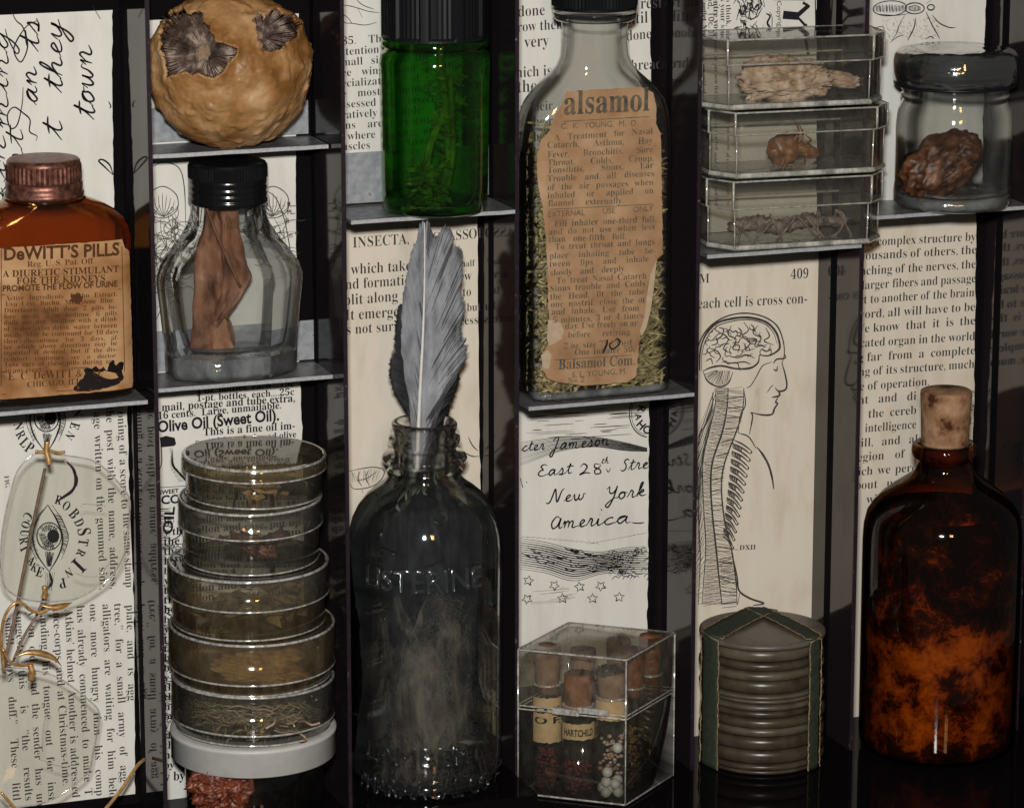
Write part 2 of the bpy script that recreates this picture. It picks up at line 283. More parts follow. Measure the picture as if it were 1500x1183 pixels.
def single(mb, name, mat, label, cat, loc, group=None, kind=None):   # a thing that is one mesh; mb in world units
    o = mb.build(name, mat, None, loc); o.location = Vector(loc)*S
    return tag(o, label, cat, group, kind)
def smooth(pts, k=6, closed=False):
    pts = [Vector(p) for p in pts]
    if len(pts) < 3: return pts
    P = [pts[-1]]+pts+[pts[0], pts[1]] if closed else [2*pts[0]-pts[1]]+pts+[2*pts[-1]-pts[-2]]
    out = []
    for i in range(1, len(P)-2):
        a, b, c, d = P[i-1:i+3]
        for j in range(k):
            t = j/k; out.append(.5*((2*b)+(c-a)*t+(2*a-5*b+4*c-d)*t*t+(3*b-a-3*c+d)*t**3))
    if not closed: out.append(P[-2])
    return out
def srect(hw, hd, z, e=4.0, n=64, c=(0, 0)):
    o = []
    for i in range(n):
        a = 6.2831853*i/n; x, y = math.cos(a), math.sin(a)
        o.append((c[0]+hw*math.copysign(abs(x)**(2/e), x), c[1]+hd*math.copysign(abs(y)**(2/e), y), z))
    return o

# ------------------------------------------------------------------ lettering and pen strokes
def alpha(s, A, a, d=None):
    o = ''
    for c in s:
        if 'A' <= c <= 'Z': o += chr(A+ord(c)-65)
        elif 'a' <= c <= 'z': o += chr(a+ord(c)-97)
        elif d and '0' <= c <= '9': o += chr(d+ord(c)-48)
        else: o += c
    return o
STY = {'serif': (lambda s: alpha(s, 0x1D400, 0x1D41A, 0x1D7CE), -.0075), 'bold': (lambda s: alpha(s, 0x1D400, 0x1D41A, 0x1D7CE), .004),
       'sans': (lambda s: s, 0), 'sansb': (lambda s: s, .03), 'script': (lambda s: alpha(s, 0x1D4D0, 0x1D4EA), -.006), 'ital': (lambda s: alpha(s, 0x1D468, 0x1D482), -.006)}
_tc = {}
def glyphs(s, style):
    key = (s, style)
    if key not in _tc:
        fn, off = STY[style]; c = bpy.data.curves.new('lettering', 'FONT'); c.body = fn(s); c.size = 1; c.offset = off; c.resolution_u = 3
        o = bpy.data.objects.new('lettering', c); me = o.to_mesh()
        v = [(p.co.x, p.co.y) for p in me.vertices]; f = [tuple(p.vertices) for p in me.polygons]
        o.to_mesh_clear(); bpy.data.objects.remove(o); bpy.data.curves.remove(c)
        _tc[key] = (v, f, min(x for x, y in v), max(x for x, y in v))
    return _tc[key]
PEN = {'a': (1.2, [[(0, .1), (.35, .75), (.75, 1), (.4, .95), (.2, .4), (.4, .02), (.75, .55), (.85, 1), (.8, .3), (.95, .02), (1.2, .2)]]),
       'c': (1.0, [[(0, .1), (.45, .85), (.75, .98), (.8, .82)], [(.6, 1), (.25, .5), (.4, .02), (.75, .1), (1, .3)]]), 'e': (1.0, [[(0, .1), (.4, .42), (.7, .8), (.5, 1), (.25, .6), (.35, .08), (.7, .05), (1, .3)]]),
       'h': (1.25, [[(0, .1), (.45, 1.3), (.55, 2.1), (.38, 2), (.3, 1.2), (.2, 0)], [(.22, .4), (.5, .95), (.75, .9), (.72, .2), (.95, .02), (1.25, .25)]]), 'i': (.75, [[(0, .1), (.3, .6), (.38, 1), (.33, .3), (.5, .02), (.75, .25)], [(.42, 1.5), (.47, 1.62)]]),
       'k': (1.1, [[(0, .1), (.45, 1.3), (.55, 2.1), (.38, 2), (.3, 1.2), (.2, 0)], [(.22, .4), (.65, 1), (.75, .75), (.35, .5), (.65, .12), (1.1, .2)]]), 'l': (.8, [[(0, .1), (.45, 1.4), (.55, 2.1), (.35, 2), (.25, .9), (.32, .1), (.5, .02), (.8, .25)]]),
       'm': (1.75, [[(0, .5), (.18, 1), (.22, .6), (.2, 0)], [(.22, .5), (.5, 1), (.68, .75), (.64, 0)], [(.66, .5), (.95, 1), (1.15, .75), (1.1, .18), (1.3, .02), (1.75, .25)]]), 'n': (1.25, [[(0, .5), (.18, 1), (.22, .6), (.2, 0)], [(.22, .5), (.52, 1), (.75, .75), (.7, .18), (.9, .02), (1.25, .25)]]),
       'o': (1.05, [[(0, .1), (.3, .75), (.6, 1), (.3, .9), (.2, .4), (.45, .02), (.8, .4), (.68, .95), (.82, .85), (1.05, .9)]]), 'r': (.95, [[(0, .1), (.3, .85), (.4, 1.12), (.6, .88), (.55, .3), (.7, .02), (.95, .25)]]), 's': (.9, [[(0, .1), (.38, .85), (.48, 1.1), (.6, .6), (.5, .08), (.2, .08), (.6, 0), (.9, .25)]]),
       't': (.85, [[(0, .1), (.4, 1), (.52, 1.8), (.38, .6), (.5, .05), (.85, .25)], [(.1, 1.2), (.5, 1.3), (.9, 1.28)]]), 'u': (1.2, [[(0, .3), (.2, 1), (.2, .3), (.4, .02), (.75, .5), (.8, 1), (.8, .25), (.95, .02), (1.2, .25)]]), 'w': (1.45, [[(0, .5), (.15, 1), (.2, .3), (.4, .02), (.65, .4), (.7, .95), (.7, .3), (.9, .02), (1.15, .4), (1.2, .95), (1.45, .85)]]),
       'g': (1.15, [[(0, .1), (.35, .8), (.75, 1), (.4, .95), (.2, .4), (.45, .05), (.78, .6), (.82, 1), (.68, -.4), (.4, -1.1), (.15, -.8), (.75, .05), (1.15, .3)]]), 'f': (.95, [[(0, .1), (.5, 1.4), (.55, 2.1), (.35, 1.9), (.3, .5), (.2, -1), (.4, -.7), (.45, .1), (.95, .3)]]), 'y': (1.2, [[(0, .4), (.18, 1), (.2, .3), (.4, .02), (.75, .5), (.8, 1), (.68, -.4), (.4, -1.1), (.15, -.8), (.75, .05), (1.2, .3)]]),
       'J': (1.25, [[(.15, 1.5), (.5, 2.05), (.85, 2), (.7, .6), (.4, -.9), (.05, -.8), (.35, 0), (1.25, .5)]]), 'N': (1.75, [[(-.3, .2), (-.1, 0), (.2, .3), (.5, 1.95), (.62, 1.9), (1, .05), (1.3, 1.7), (1.6, 2.1)]]), 'E': (1.15, [[(1, 1.75), (.65, 2), (.3, 1.7), (.6, 1.1), (.3, 1), (.08, .4), (.5, 0), (1.15, .3)]]),
       'Y': (1.25, [[(0, 1.6), (.25, 2), (.35, 1.2), (.7, 1), (1, 1.5), (1.08, 2), (.9, .4), (.5, -1), (.2, -.7), (.8, .15), (1.25, .3)]]), 'S': (1.1, [[(1.05, 1.7), (.75, 2), (.42, 1.6), (.7, 1), (.72, .3), (.35, 0), (.05, .3)]]), 'A': (1.4, [[(.95, 1.5), (.55, 1.75), (.1, .9), (.3, .05), (.8, .5), (1.02, 1.5), (.95, .4), (1.1, .05), (1.4, .3)]])}
class Ink:
    """Printing on an upright plane Y: lettering and strokes given by where they stand on the page."""
    def __init__(self, Y, eps=.5): self.Y = Y-eps; self.mb = MB(); self.k = 0
    def text(self, s, p0, p1, style='serif', tall=1.0, pre='', post='', slant=0, size=None):
        """Letters from p0 to p1. With a size (letter size in units) the letters keep it and the gaps between words take up the rest."""
        P0, P1 = at(*p0, self.Y), at(*p1, self.Y); d = Vector((P1.x-P0.x, 0, P1.z-P0.z)); L = d.length; d /= L; u = Vector((-d.z, 0, d.x))
        def put(g, x0, sx, sy):
            v, f, a, b = g
            self.mb.add([P0 + d*(x0+(x-a)*sx+slant*y*sx) + u*(y*sy) for x, y in v], f)
        if size:
            ws = [glyphs(w, style) for w in s.split()]; tot = sum(g[3]-g[2] for g in ws); n = len(ws)-1; k = L/(size*(tot+.30*n)); q = min(k, 1.0); sx = size*q
            gap = (L-tot*sx)/n if n else 0; x0 = 0; sy = size
            for g in ws: put(g, x0, sx, sy); x0 += (g[3]-g[2])*sx+gap
        else:
            g = glyphs(s, style); sx = L/(g[3]-g[2]); sy = sx*tall; put(g, 0, sx, sy)
        if pre: g = glyphs(pre, style); put(g, -(g[3]-g[2]+(.32 if pre[-1] == ' ' else .06))*sx, sx, sy)
        if post: g = glyphs(post, style); put(g, L+.06*sx, sx, sy)
        return self
    def stroke(self, pts, w=1.2, curve=True, closed=False, taper=True):
        return self.line([at(x, y, self.Y) for x, y in pts], w, curve, closed, taper)
    def line(self, q, w=1.2, curve=True, closed=False, taper=True):
        q = smooth(q, 5, closed) if curve and len(q) > 2 else q
        if closed: q.append(q[0])
        n = len(q); vs = []; self.k += 1; dy = -.002*(self.k % 50)
        for i, p in enumerate(q):
            a = q[max(i-1, 0)]; b = q[min(i+1, n-1)]; t = b-a; L = math.hypot(t.x, t.z) or 1
            nx, nz = -t.z/L, t.x/L; h = w*.5*Ink.wk
            if taper and not closed: h *= .45+.55*min(1, min(i, n-1-i)/max(1, n*.22))
            h *= 1+.25*noise.noise((p.x*.11, p.z*.11, self.k))
            vs += [(p.x+nx*h, p.y+dy, p.z+nz*h), (p.x-nx*h, p.y+dy, p.z-nz*h)]
        self.mb.add(vs, [(2*i, 2*i+1, 2*i+3, 2*i+2) for i in range(n-1)]); return self
    def pen(self, s, p0, p1, xh, w, slant=.38):
        """Joined handwriting: every letter a pen path on a baseline from p0 to p1, xh the height of its small letters."""
        P0, P1 = at(*p0, self.Y), at(*p1, self.Y); d = Vector((P1.x-P0.x, 0, P1.z-P0.z)); L = d.length; d /= L; u = Vector((-d.z, 0, d.x))
        wid = sum(PEN[c][0] if c in PEN else .7 for c in s); sx = L/wid; x = 0
        for c in s:
            if c in PEN:
                for path in PEN[c][1]:
                    j = lambda k: .05*noise.noise((x*3.1+k, self.k*.37, k*1.3))
                    self.line([P0+d*((x+a+j(k))*sx+slant*b*xh)+u*((b+j(k+9))*xh) for k, (a, b) in enumerate(path)], w*(1+.2*noise.noise((x, self.k, 2))), True, False, True)
                x += PEN[c][0]
            else: x += .7
        return self
    def fill(self, pts):
        self.mb.add([at(x, y, self.Y) for x, y in pts], [tuple(range(len(pts)))]); return self
    def oval(self, cx, cy, rx, ry, w=1, rot=0, a0=0, a1=360, n=24):
        cr, sr = math.cos(math.radians(rot)), math.sin(math.radians(rot)); p = []
        for i in range(n+1):
            a = math.radians(a0+(a1-a0)*i/n); x, y = rx*math.cos(a), ry*math.sin(a); p.append((cx+x*cr-y*sr, cy+x*sr+y*cr))
        return self.stroke(p, w, curve=False, taper=False)
    def hatch(self, pa, pb, n, w=.7, jit=1.5):   # n short strokes running from the polyline pa to the polyline pb
        def on(pl, t):
            t *= len(pl)-1; i = min(int(t), len(pl)-2); t -= i
            return (pl[i][0]*(1-t)+pl[i+1][0]*t, pl[i][1]*(1-t)+pl[i+1][1]*t)
        for k in range(n):
            t = (k+.5)/n; a, b = on(pa, t), on(pb, t)
            self.stroke([(a[0]+random.uniform(-jit, jit), a[1]+random.uniform(-jit, jit)), (b[0]+random.uniform(-jit, jit), b[1]+random.uniform(-jit, jit))], w, curve=False)
        return self
    wk = 1.0
    lim = None                     # nothing is printed left of the page's own edge
    def build(self, name, mat, parent, off):
        if Ink.lim is not None: self.mb.f = [f for f in self.mb.f if min(self.mb.v[i].x for i in f) > Ink.lim]; self.mb.fs = [False]*len(self.mb.f)
        return self.mb.build(name, mat, parent, off)

# ------------------------------------------------------------------ the cabinet
D = 150.0                       # depth of the back panel behind the partitions' front edges
FLOOR = -600.0
PX = [at(p, 590, 0).x for p in (-46, 231.6, 509.5, 759.6, 1022, 1260, 1507)]   # right faces of the partitions
TH = 5.0
cab = thing('display_cabinet', 'black glossy display cabinet with narrow upright partitions around all the curios', 'cabinet', (0, D, FLOOR))
MB().box((-1150, D, FLOOR-12), (1350, D+10, 720)).build('back_panel', 'slot', cab, (0, D, FLOOR))
MB().box((-1150, -420, FLOOR-12), (1350, D-.5, FLOOR)).build('base', 'floor', cab, (0, D, FLOOR))
slotY = (120, 116, 136, 104, 110, 92, 104)
for i, x in enumerate(PX):
    p = MB().box((x-TH, 2, FLOOR+.5), (x, D-.5, 720)).build('partition', 'panel' if i == 1 else 'panel_dull', cab, (0, D, FLOOR))
    MB().box((x-TH-.35, -.6, FLOOR+.5), (x+.35, 2.5, 720)).build('front_edge', 'edge', p, (0, D, FLOOR))
    y = slotY[i]
    MB().box((x-TH-.8, y-10, FLOOR+.5), (x-TH+1, y+10, 720)).build('slot', 'slot', p, (0, D, FLOOR))

# ------------------------------------------------------------------ printed pages on the back panel
PY = D-2.0
def page(col, top, bottom, right, label, mat='paper', rag=2.0, left=None, group='printed pages pasted behind the compartments'):
    """A strip of page on the back of a compartment: top/bottom heights at its right edge, ragged right edge."""
    xl = PX[col]+1.5 if left is None else left
    Ink.lim = xl+.6
    zt, zb = at(right[0][0], top, PY).z, at(right[-1][0], bottom, PY).z
    n = 60; edge = []
    for k in range(n+1):
        t = k/n; py = top+(bottom-top)*t; i = 0
        while i < len(right)-2 and py > right[i+1][1]: i += 1
        (xa, ya), (xb, yb) = right[i], right[i+1]; q = min(1, max(0, (py-ya)/(yb-ya)))
        P = at(xa+(xb-xa)*q, py, PY)
        edge.append((P.x+rag*noise.noise((py*.06, col*3.1, 0))+rag*.6*noise.noise((py*.25, col, 5)), zt+(zb-zt)*t))
    jag = lambda x, s: rag*.7*noise.noise((x*.05, s, 2))
    bot = [(xl+(edge[-1][0]-xl)*k/12, zb+jag(k*20, col)) for k in range(11, 0, -1)]
    tp = [(xl+(edge[0][0]-xl)*k/12, zt+jag(k*20, col+9)) for k in range(1, 12)]
    poly = [(xl, zb)] + bot[::-1] + edge[::-1] + tp[::-1] + [(xl, zt)]
    mb = MB().slab(poly, PY, PY+1.4)
    loc = ((xl+edge[-1][0])/2, PY, zb)
    o = single(mb, 'printed_page', mat, label, 'page', loc, group); o['_'] = 0; del o['_']
    return o, loc
def zc(s, ox, oy, pts): return [(ox+x/s, oy+y/s) for x, y in pts]

# column one, upper page: handwriting running up the page
pg, o = page(0, 15, 560, [(165, 15), (164, 120), (166, 240), (170, 400), (174, 560)], 'cream page with large slanted handwriting running upwards, behind the copper capped bottle')
ink = Ink(PY)
ink.pen('town', (140, 176), (134, 68), 17, 3.0).pen('they', (92, 137), (90, 30), 15, 3.0).pen('t', (92, 205), (91, 178), 16, 3.0)
ink.pen('an', (55, 155), (53, 98), 14, 2.8).pen('ts', (58, 76), (57, 28), 15, 2.8).pen('ming', (12, 190), (12, 44), 14, 2.6).pen('in', (8, 262), (8, 200), 14, 2.6).pen('st', (34, 250), (34, 190), 14, 2.4).pen('as', (4, 330), (5, 276), 14, 2.4)
ink.stroke(zc(2.958, 0, 0, [(100, 378), (96, 450), (75, 540), (45, 555), (32, 500), (60, 465), (100, 490), (130, 520), (128, 570), (160, 590), (155, 612)]), 2)
ink.stroke(zc(2.958, 0, 0, [(490, 758), (450, 720), (428, 698), (445, 692), (475, 715), (490, 755)]), 2.6).stroke([(135, 8), (147, 28)], 2).stroke(zc(2.958, 0, 0, [(470, 440), (480, 460), (475, 470)]), 2)
ink.stroke(zc(2.958, 0, 0, [(15, 790), (35, 760), (30, 800), (0, 840)]), 2).stroke(zc(2.958, 0, 0, [(50, 50), (70, 90), (100, 120), (120, 200), (90, 270), (60, 210), (110, 120), (160, 90)]), 2)
ink.build('handwriting', 'ink', pg, o)
# column one, lower page: engraved eyes and lines of print turned on their side
pg, o = page(0, 575, 1162, [(186, 575), (190, 740), (196, 880), (198, 1162)], 'page with engraved upright eyes and sideways print, hanging behind the spectacles', left=PX[0]+1.5)
ink = Ink(PY)
for s, x0, y0, x1, y1 in (('oning of a score to', 178, 604, 184, 745), ('the same stamp', 186, 752, 190, 860), ('the post with the name, address,', 161, 596, 168, 862), ('age written on the gummed side,', 143, 604, 152, 863),
        ('plate, and is agg', 191, 886, 194, 1026), ('tree,” for a small army of agg', 173, 884, 183, 1145), ('alligators are waiting for him belo', 156, 885, 166, 1168), ('one more hungry than his comp', 137, 885, 147, 1165),
        ('has already commenced to make T', 118, 887, 130, 1165), ('Atkins’ helmet. Another is addressed', 101, 892, 112, 1168), ('ance-corps, and at Christmas-time.', 83, 888, 98, 1150), ('standing his tongue out for inst', 64, 888, 77, 1172),
        ('y an old hand the sender has un', 46, 896, 60, 1180), ('suggests this is “the results', 28, 896, 43, 1172), ('small boys duff.” These littl', 13, 905, 25, 1172)):
    ink.text(s, (x0-6, y0), (x1-6, y1), 'serif', size=18)
ink.build('printed_text', 'ink_soft', pg, o)
ink = Ink(PY, .7)
for cx, cy, k in ((72, 785, 1), (68, 612, -1)):                    # an eye standing on end
    ink.stroke([(cx-2, cy-46), (cx-17, cy-25), (cx-24, cy), (cx-18, cy+26), (cx, cy+52)], 2.2).stroke([(cx-2, cy-46), (cx+12, cy-22), (cx+20, cy+4), (cx+14, cy+28), (cx, cy+52)], 2.4)
    ink.stroke([(cx-8, cy-40), (cx-26, cy-18), (cx-29, cy+8), (cx-18, cy+36)], 1).stroke([(cx+4, cy-46), (cx+20, cy-22), (cx+28, cy+4), (cx+18, cy+34)], 1.2)
    ink.oval(cx, cy, 18, 20, 1.8).oval(cx+1, cy, 13, 15, .8)
    ink.fill([(cx+6+9*math.cos(a*.35), cy+10*math.sin(a*.35)) for a in range(18)])
    ink.hatch([(cx-16, cy-4), (cx-8, cy+17), (cx+8, cy+19)], [(cx-6, cy-3), (cx-1, cy+7), (cx+5, cy+10)], 30, 1.6, .8).hatch([(cx-14, cy-12), (cx, cy-19), (cx+14, cy-12)], [(cx-6, cy-6), (cx, cy-9), (cx+6, cy-6)], 22, 1.4, .8)
    ink.hatch([(cx+8, cy-34), (cx+20, cy-4), (cx+16, cy+22)], [(cx+17, cy-30), (cx+29, cy-2), (cx+22, cy+26)], 34, 1.5, 1)
    ink.hatch([(cx-12, cy-30), (cx-23, cy), (cx-14, cy+30)], [(cx-16, cy-34), (cx-29, cy), (cx-20, cy+34)], 30, 1.4, 1)
    ink.hatch([(cx-6, cy+22), (cx+8, cy+24)], [(cx-2, cy+44), (cx+2, cy+44)], 20, 1.5, 1)
for s, pts in (('ROBDSTRINP', [(84, 738), (94, 746), (103, 757), (110, 768), (114, 780), (115, 793), (113, 807), (107, 820), (98, 833), (90, 847)]), ('COURT', [(36, 752), (32, 766), (30, 780), (29, 793), (30, 806)]), ('AKE', [(42, 826), (48, 836), (56, 844)]),
               ('NRLP', [(21, 626), (25, 640), (31, 653), (39, 662)]), ('NEN', [(107, 606), (103, 622), (98, 634)])):
    for c, (x, y) in zip(s, pts):
        a = math.atan2(y-785 if y > 700 else y-612, x-72)+math.pi/2*(1 if x > 80 else -1); dx, dy = 5*math.cos(a), 5*math.sin(a)
        ink.text(c, (x-dx, y-dy), (x+dx, y+dy), 'bold', 1.3)
ink.stroke([(82, 735), (94, 727), (106, 718), (111, 705), (108, 688), (98, 676)], 4.5).stroke([(108, 692), (113, 700), (112, 712)], 3)
ink.text('FIG.', (6, 697), (8, 716), 'serif')
ink.stroke([(72, 838), (76, 852), (70, 862)], 4).hatch([(66, 838), (80, 838)], [(68, 862), (76, 866)], 9, 1)
ink.build('engraving', 'ink', pg, o)

# column two
pg, o = page(1, 20, 500, [(438, 20), (433, 230), (434, 400), (436, 500)], 'page with a tangled botanical line drawing behind the clear octagonal bottle')
ink = Ink(PY)
random.seed(21)
def scribble(cx, cy, rx, ry, n):
    for k in range(n):
        a = random.uniform(0, 6.28); x, y = cx+random.uniform(-rx, rx), cy+random.uniform(-ry, ry); p = [(x, y)]
        for j in range(5):
            a += random.uniform(-.9, .9); x += 8*math.cos(a); y += 8*math.sin(a); p.append((x, y))
        ink.stroke(p, 1)
        if k % 3 == 0: ink.oval(p[-1][0], p[-1][1], 2.2, 2.2, 1, n=8)
for cx, sgn in ((238, 1), (400, -1)):
    for k in range(9): ink.stroke([(cx+sgn*2, 318), (cx+(k-4)*4.5, 300-abs(k-4)*-2), (cx+(k-4)*6, 282+abs(k-4)*4)], 1)
    ink.stroke([(cx-24, 305), (cx-20, 285), (cx, 273), (cx+20, 285), (cx+22, 306), (cx+8, 318), (cx-10, 318), (cx-24, 305)], 1.4)
scribble(240, 345, 26, 24, 46); scribble(240, 400, 22, 30, 40); scribble(400, 350, 18, 40, 40); scribble(330, 330, 60, 40, 40)
ink.stroke([(222, 245), (240, 238), (262, 246), (270, 275), (272, 330)], 1.5).stroke([(388, 278), (404, 290), (416, 320), (424, 360), (428, 400)], 1.5)
ink.stroke([(228, 470), (240, 440), (236, 420)], 1.4).stroke([(226, 452), (234, 448)], 1.3)
for y, s in ((303, 'R...'), (314, 'PL..')): ink.text(s, (421, y), (433, y-1), 'sansb').stroke([(392, y), (418, y-2)], .9)
for y in (326, 341): ink.stroke([(404, y), (432, y-2)], .9)
ink.build('plant_drawing', 'ink_soft', pg, o)
pg, o = page(1, 505, 1148, [(438, 505), (443, 640), (446, 900), (449, 1148)], 'catalogue page with an oil price list and an engraved bottle, behind the round pots')
ink = Ink(PY)
ink.text('8c', (417, 560), (431, 558), 'bold').text('4-oz. bottles, each....19c', (287, 577), (431, 566), 'bold').text('1-pt. bottles, each....25c', (288, 588), (431, 578), 'bold')
ink.text('mail, postage and tube extra,', (237, 602), (432, 588), 'bold', 1.05, pre='By ').text('16 cents.  Large, unmailable.', (231, 614), (412, 598), 'bold', 1.05)
ink.text('Olive Oil (Sweet Oil).', (231, 633), (409, 615), 'sansb', 1.15).text('This is a fine oil im-', (298, 638), (432, 628), 'bold', 1.05)
for k, s in enumerate(('ported from Italy and olive', 'groves, pure and fresh. For', 'table use and for medicine.', 'In glass bottles with label.', '1-lb. tins, sealed, each 48c', 'Our own importation, first', 'pressing of choice fruit, it', 'will keep sweet for a year')):
    ink.text(s, (286, 652+13*k), (434, 640+13*k), 'bold', 1.05)
for k in range(26): ink.text('by the gallon and case, put up'[k % 5:], (240, 770+14.2*k), (440, 755+14.2*k), 'bold', .95)
ink.text('ly by', (236, 1144), (271, 1141), 'bold', 1.1)
ink.build('printed_text', 'ink', pg, o)
ink = Ink(PY, .7)
ink.stroke([(235, 640), (236, 652), (237, 676), (233, 690)], 1.5).stroke([(252, 660), (253, 680), (262, 692), (274, 705), (280, 716)], 3.4).fill([(234, 641), (243, 638), (256, 641), (258, 650), (255, 653), (236, 655)])
ink.hatch([(254, 655), (255, 680), (272, 704)], [(248, 656), (249, 684), (262, 706)], 22, 1.3, .6).stroke([(232, 714), (278, 711)], 2)
ink.text('SWEET', (233, 724), (262, 721), 'sansb', .9).text('CO', (236, 738), (264, 736), 'sansb', .95).text('OIL', (252, 782), (256, 742), 'sansb', .8).hatch([(234, 742), (236, 800)], [(248, 742), (250, 800)], 20, 1.8, 2)
ink.stroke([(268, 772), (262, 785), (246, 793)], 2).text('PRODUCT', (236, 806), (270, 800), 'sansb', 1).hatch([(234, 800), (236, 822)], [(262, 790), (250, 822)], 12, 1, 2)
for k in range(9):
    y = 860+k*26; ink.hatch([(240, y), (246, y+16)], [(254, y+3), (250, y+18)], 6, 2.4, 2)
ink.build('bottle_engraving', 'ink', pg, o)

# column three
pg, o = page(2, -30, 252, [(676, -30), (677, 252)], 'page with small print below a fine wing outline, behind the green bottle', 'paper')
ink = Ink(PY)
for k, (s, pre) in enumerate((('85.  The honey bees', ''), ('ttention is due the', 'A'), ('mall size of the hind', 's'), ('ee wings and to the', 'b'), ('ecialization of parts', 'sp'), ('e most complex legs', 'th'), ('ssessed by insects. A', 'po'), ('ratively simple form,', 'compa'), ('ins are present and', 've'), ('where strong and so', ''), ('uscles are fixed and', 'm'), ('operate as one unit', ''))):
    y = 66+15.45*k; ink.text(s, (501+(8 if k == 9 else 0), y), (672, y-12), 'serif', pre=pre, size=17)
ink.build('printed_text', 'ink_soft', pg, o)
ink = Ink(PY, .7)
for p in ([(498, 8), (512, 9), (527, 13), (540, 17), (556, 19)], [(498, 18), (509, 26), (516, 35)], [(498, 30), (507, 34), (516, 34.5), (535, 37), (552, 33)], [(524, 13), (531, 26)], [(522, 0), (532, 8), (548, 14)]): ink.stroke(p, 1.2)
ink.build('wing_drawing', 'ink_soft', pg, o)
pg, o = page(2, 256, 1150, [(699, 256), (701, 500), (704, 760), (708, 1150)], 'yellowed page headed with insect classification print, behind the upright grey feather', 'paper_old')
ink = Ink(PY)
ink.text('INSECTA,', (517, 363), (599, 357), 'serif', 1.2).text('CLASS', (634, 355), (686, 350), 'serif', 1.2, post='OF').text('which take', (514, 402), (602, 396), 'serif', 1.15).text('half', (676, 391), (696, 389.5), 'serif', 1.15)
ink.text('nd formation', (506, 424), (612, 416), 'serif', 1.15, pre='a').text('new', (664, 412), (691, 410), 'serif', 1.15).text('plit along the', (504, 447), (614, 438), 'serif', 1.15, pre='s').text('to', (678, 434), (690, 433), 'serif', 1.2)
ink.text('It emerges', (506, 469), (592, 463), 'serif', 1.15).text('but', (684, 456), (704, 454.5), 'serif', 1.15).text('s not survive', (508, 490), (606, 482), 'serif', 1.15, pre='i').text('success', (652, 478), (700, 474), 'serif', 1.15)
ink.build('printed_text', 'ink_soft', pg, o)
ink = Ink(PY, .7)
ink.stroke([(668, 650), (680, 662), (692, 668), (702, 668)], 1.6).stroke([(686, 640), (692, 652), (700, 660)], 1.6)
ink.build('leg_drawing', 'ink', pg, o); ink = Ink(PY, .8)
ink.stroke([(510, 690), (530, 686), (548, 684), (562, 688), (560, 700), (545, 712), (520, 716), (512, 708)], 1.4).stroke([(528, 690), (524, 700), (530, 712)], 1.2).stroke([(540, 688), (536, 700), (542, 712)], 1.2).stroke([(530, 716), (532, 722)], 1.2).stroke([(552, 690), (538, 700), (522, 704)], 1.2)
ink.hatch([(512, 692), (556, 688)], [(516, 706), (550, 704)], 16, .9, 3)
ink.build('grub_drawing', 'ink', pg, o)

# column four
pg, o = page(3, -30, 560, [(953, -30), (954, 200), (956, 560)], 'white page of large book print behind the tan labelled medicine bottle')
ink = Ink(PY)
for k, (a, b, xb) in enumerate((('done', 'the rest', 906), ('row then', 'Until', 905), ('very', 'done', 918), ('', '', 0), ('hich is', 'thread', 918), ('the', 'num', 934))):
    y = (25, 47, 70, 0, 114, 136)[k]
    if not a: continue
    xa = (759, 758, 768, 0, 756, 758)[k]; wa = (39, 66, 36, 0, 52, 28)[k]
    ink.text(a, (xa, y), (xa+wa, y-wa*.07), 'serif', 1.15).text(b, (xb, y-10), (954+(16 if k in (0, 4) else 0)-(5 if k == 1 else 0), y-13.5), 'serif', 1.15)
for k in range(4): ink.text('in their', (757, 165+22*k), (810, 161+22*k), 'serif', 1.15).text('as often', (900, 155+22*k), (952, 151+22*k), 'serif', 1.15)
ink.build('printed_text', 'ink_soft', pg, o)
pg, o = page(3, 565, 985, [(951, 565), (950, 760), (948, 900), (947, 985)], 'envelope front addressed in script with pen waves and small stars, below the tan labelled bottle')
ink = Ink(PY)
ink.pen('cter', (763, 661), (798, 658), 8, 2.0, .2).pen('Jameson', (806, 660), (893, 651), 9.5, 2.4, .2).pen('East', (787, 698), (838, 693), 9, 2.2, .15).stroke([(850, 684), (855, 679), (860, 683), (856, 690), (849, 695), (858, 692), (865, 693)], 2.4).stroke([(879, 680), (872, 679), (871, 684), (878, 687), (880, 692), (873, 694), (871, 689), (878, 684), (880, 680)], 2.2).pen('th', (880, 679), (892, 678), 4.5, 1.4, .2).pen('Stre', (908, 690), (950, 685), 9, 2.2, .2)
ink.pen('New', (803, 737), (857, 731), 10, 2.5, .2).pen('York', (886, 733), (946, 726), 10.5, 2.5, .2).pen('Ameri', (806, 775), (880, 769), 11, 2.6, .15).pen('ca', (880, 769), (924, 765), 11, 2.5, .15).stroke([(925, 765), (935, 766), (944, 765)], 2)
ink.stroke([(762, 700), (766, 714)], 2.4).stroke([(771, 705), (772, 707)], 2.4).stroke([(888, 686), (891, 691), (895, 685)], 1.6).stroke([(880, 745), (882, 748)], 3)
ink.build('handwriting', 'ink', pg, o)
ink = Ink(PY, .7)
random.seed(5)
for k in range(26):
    y = 605+random.uniform(0, 42); x = random.uniform(762, 900); L = random.uniform(14, 70); ink.stroke([(x, y-(x-762)*.05), (x+L*.5, y-(x-762)*.05-L*.03), (min(x+L, 948), y-(x-762)*.05-L*.06)], random.uniform(.6, 1.3))
for k in range(14): ink.stroke([(762, 648+k*2.6), (820, 640+k*1.6), (870, 640+k*1.1), (915, 648+k*.9), (948, 656+k*.4)], .7+.3*(k % 3 == 0))
for k in range(15):
    y = 788+k*3.2; ink.stroke([(762, y), (800, y+6), (840, y+16+k*.1), (880, y+20-k*.9), (915, y+14-k*.6), (948, y+12-k*.4)], 1.8 if 1 < k < 13 else .9)
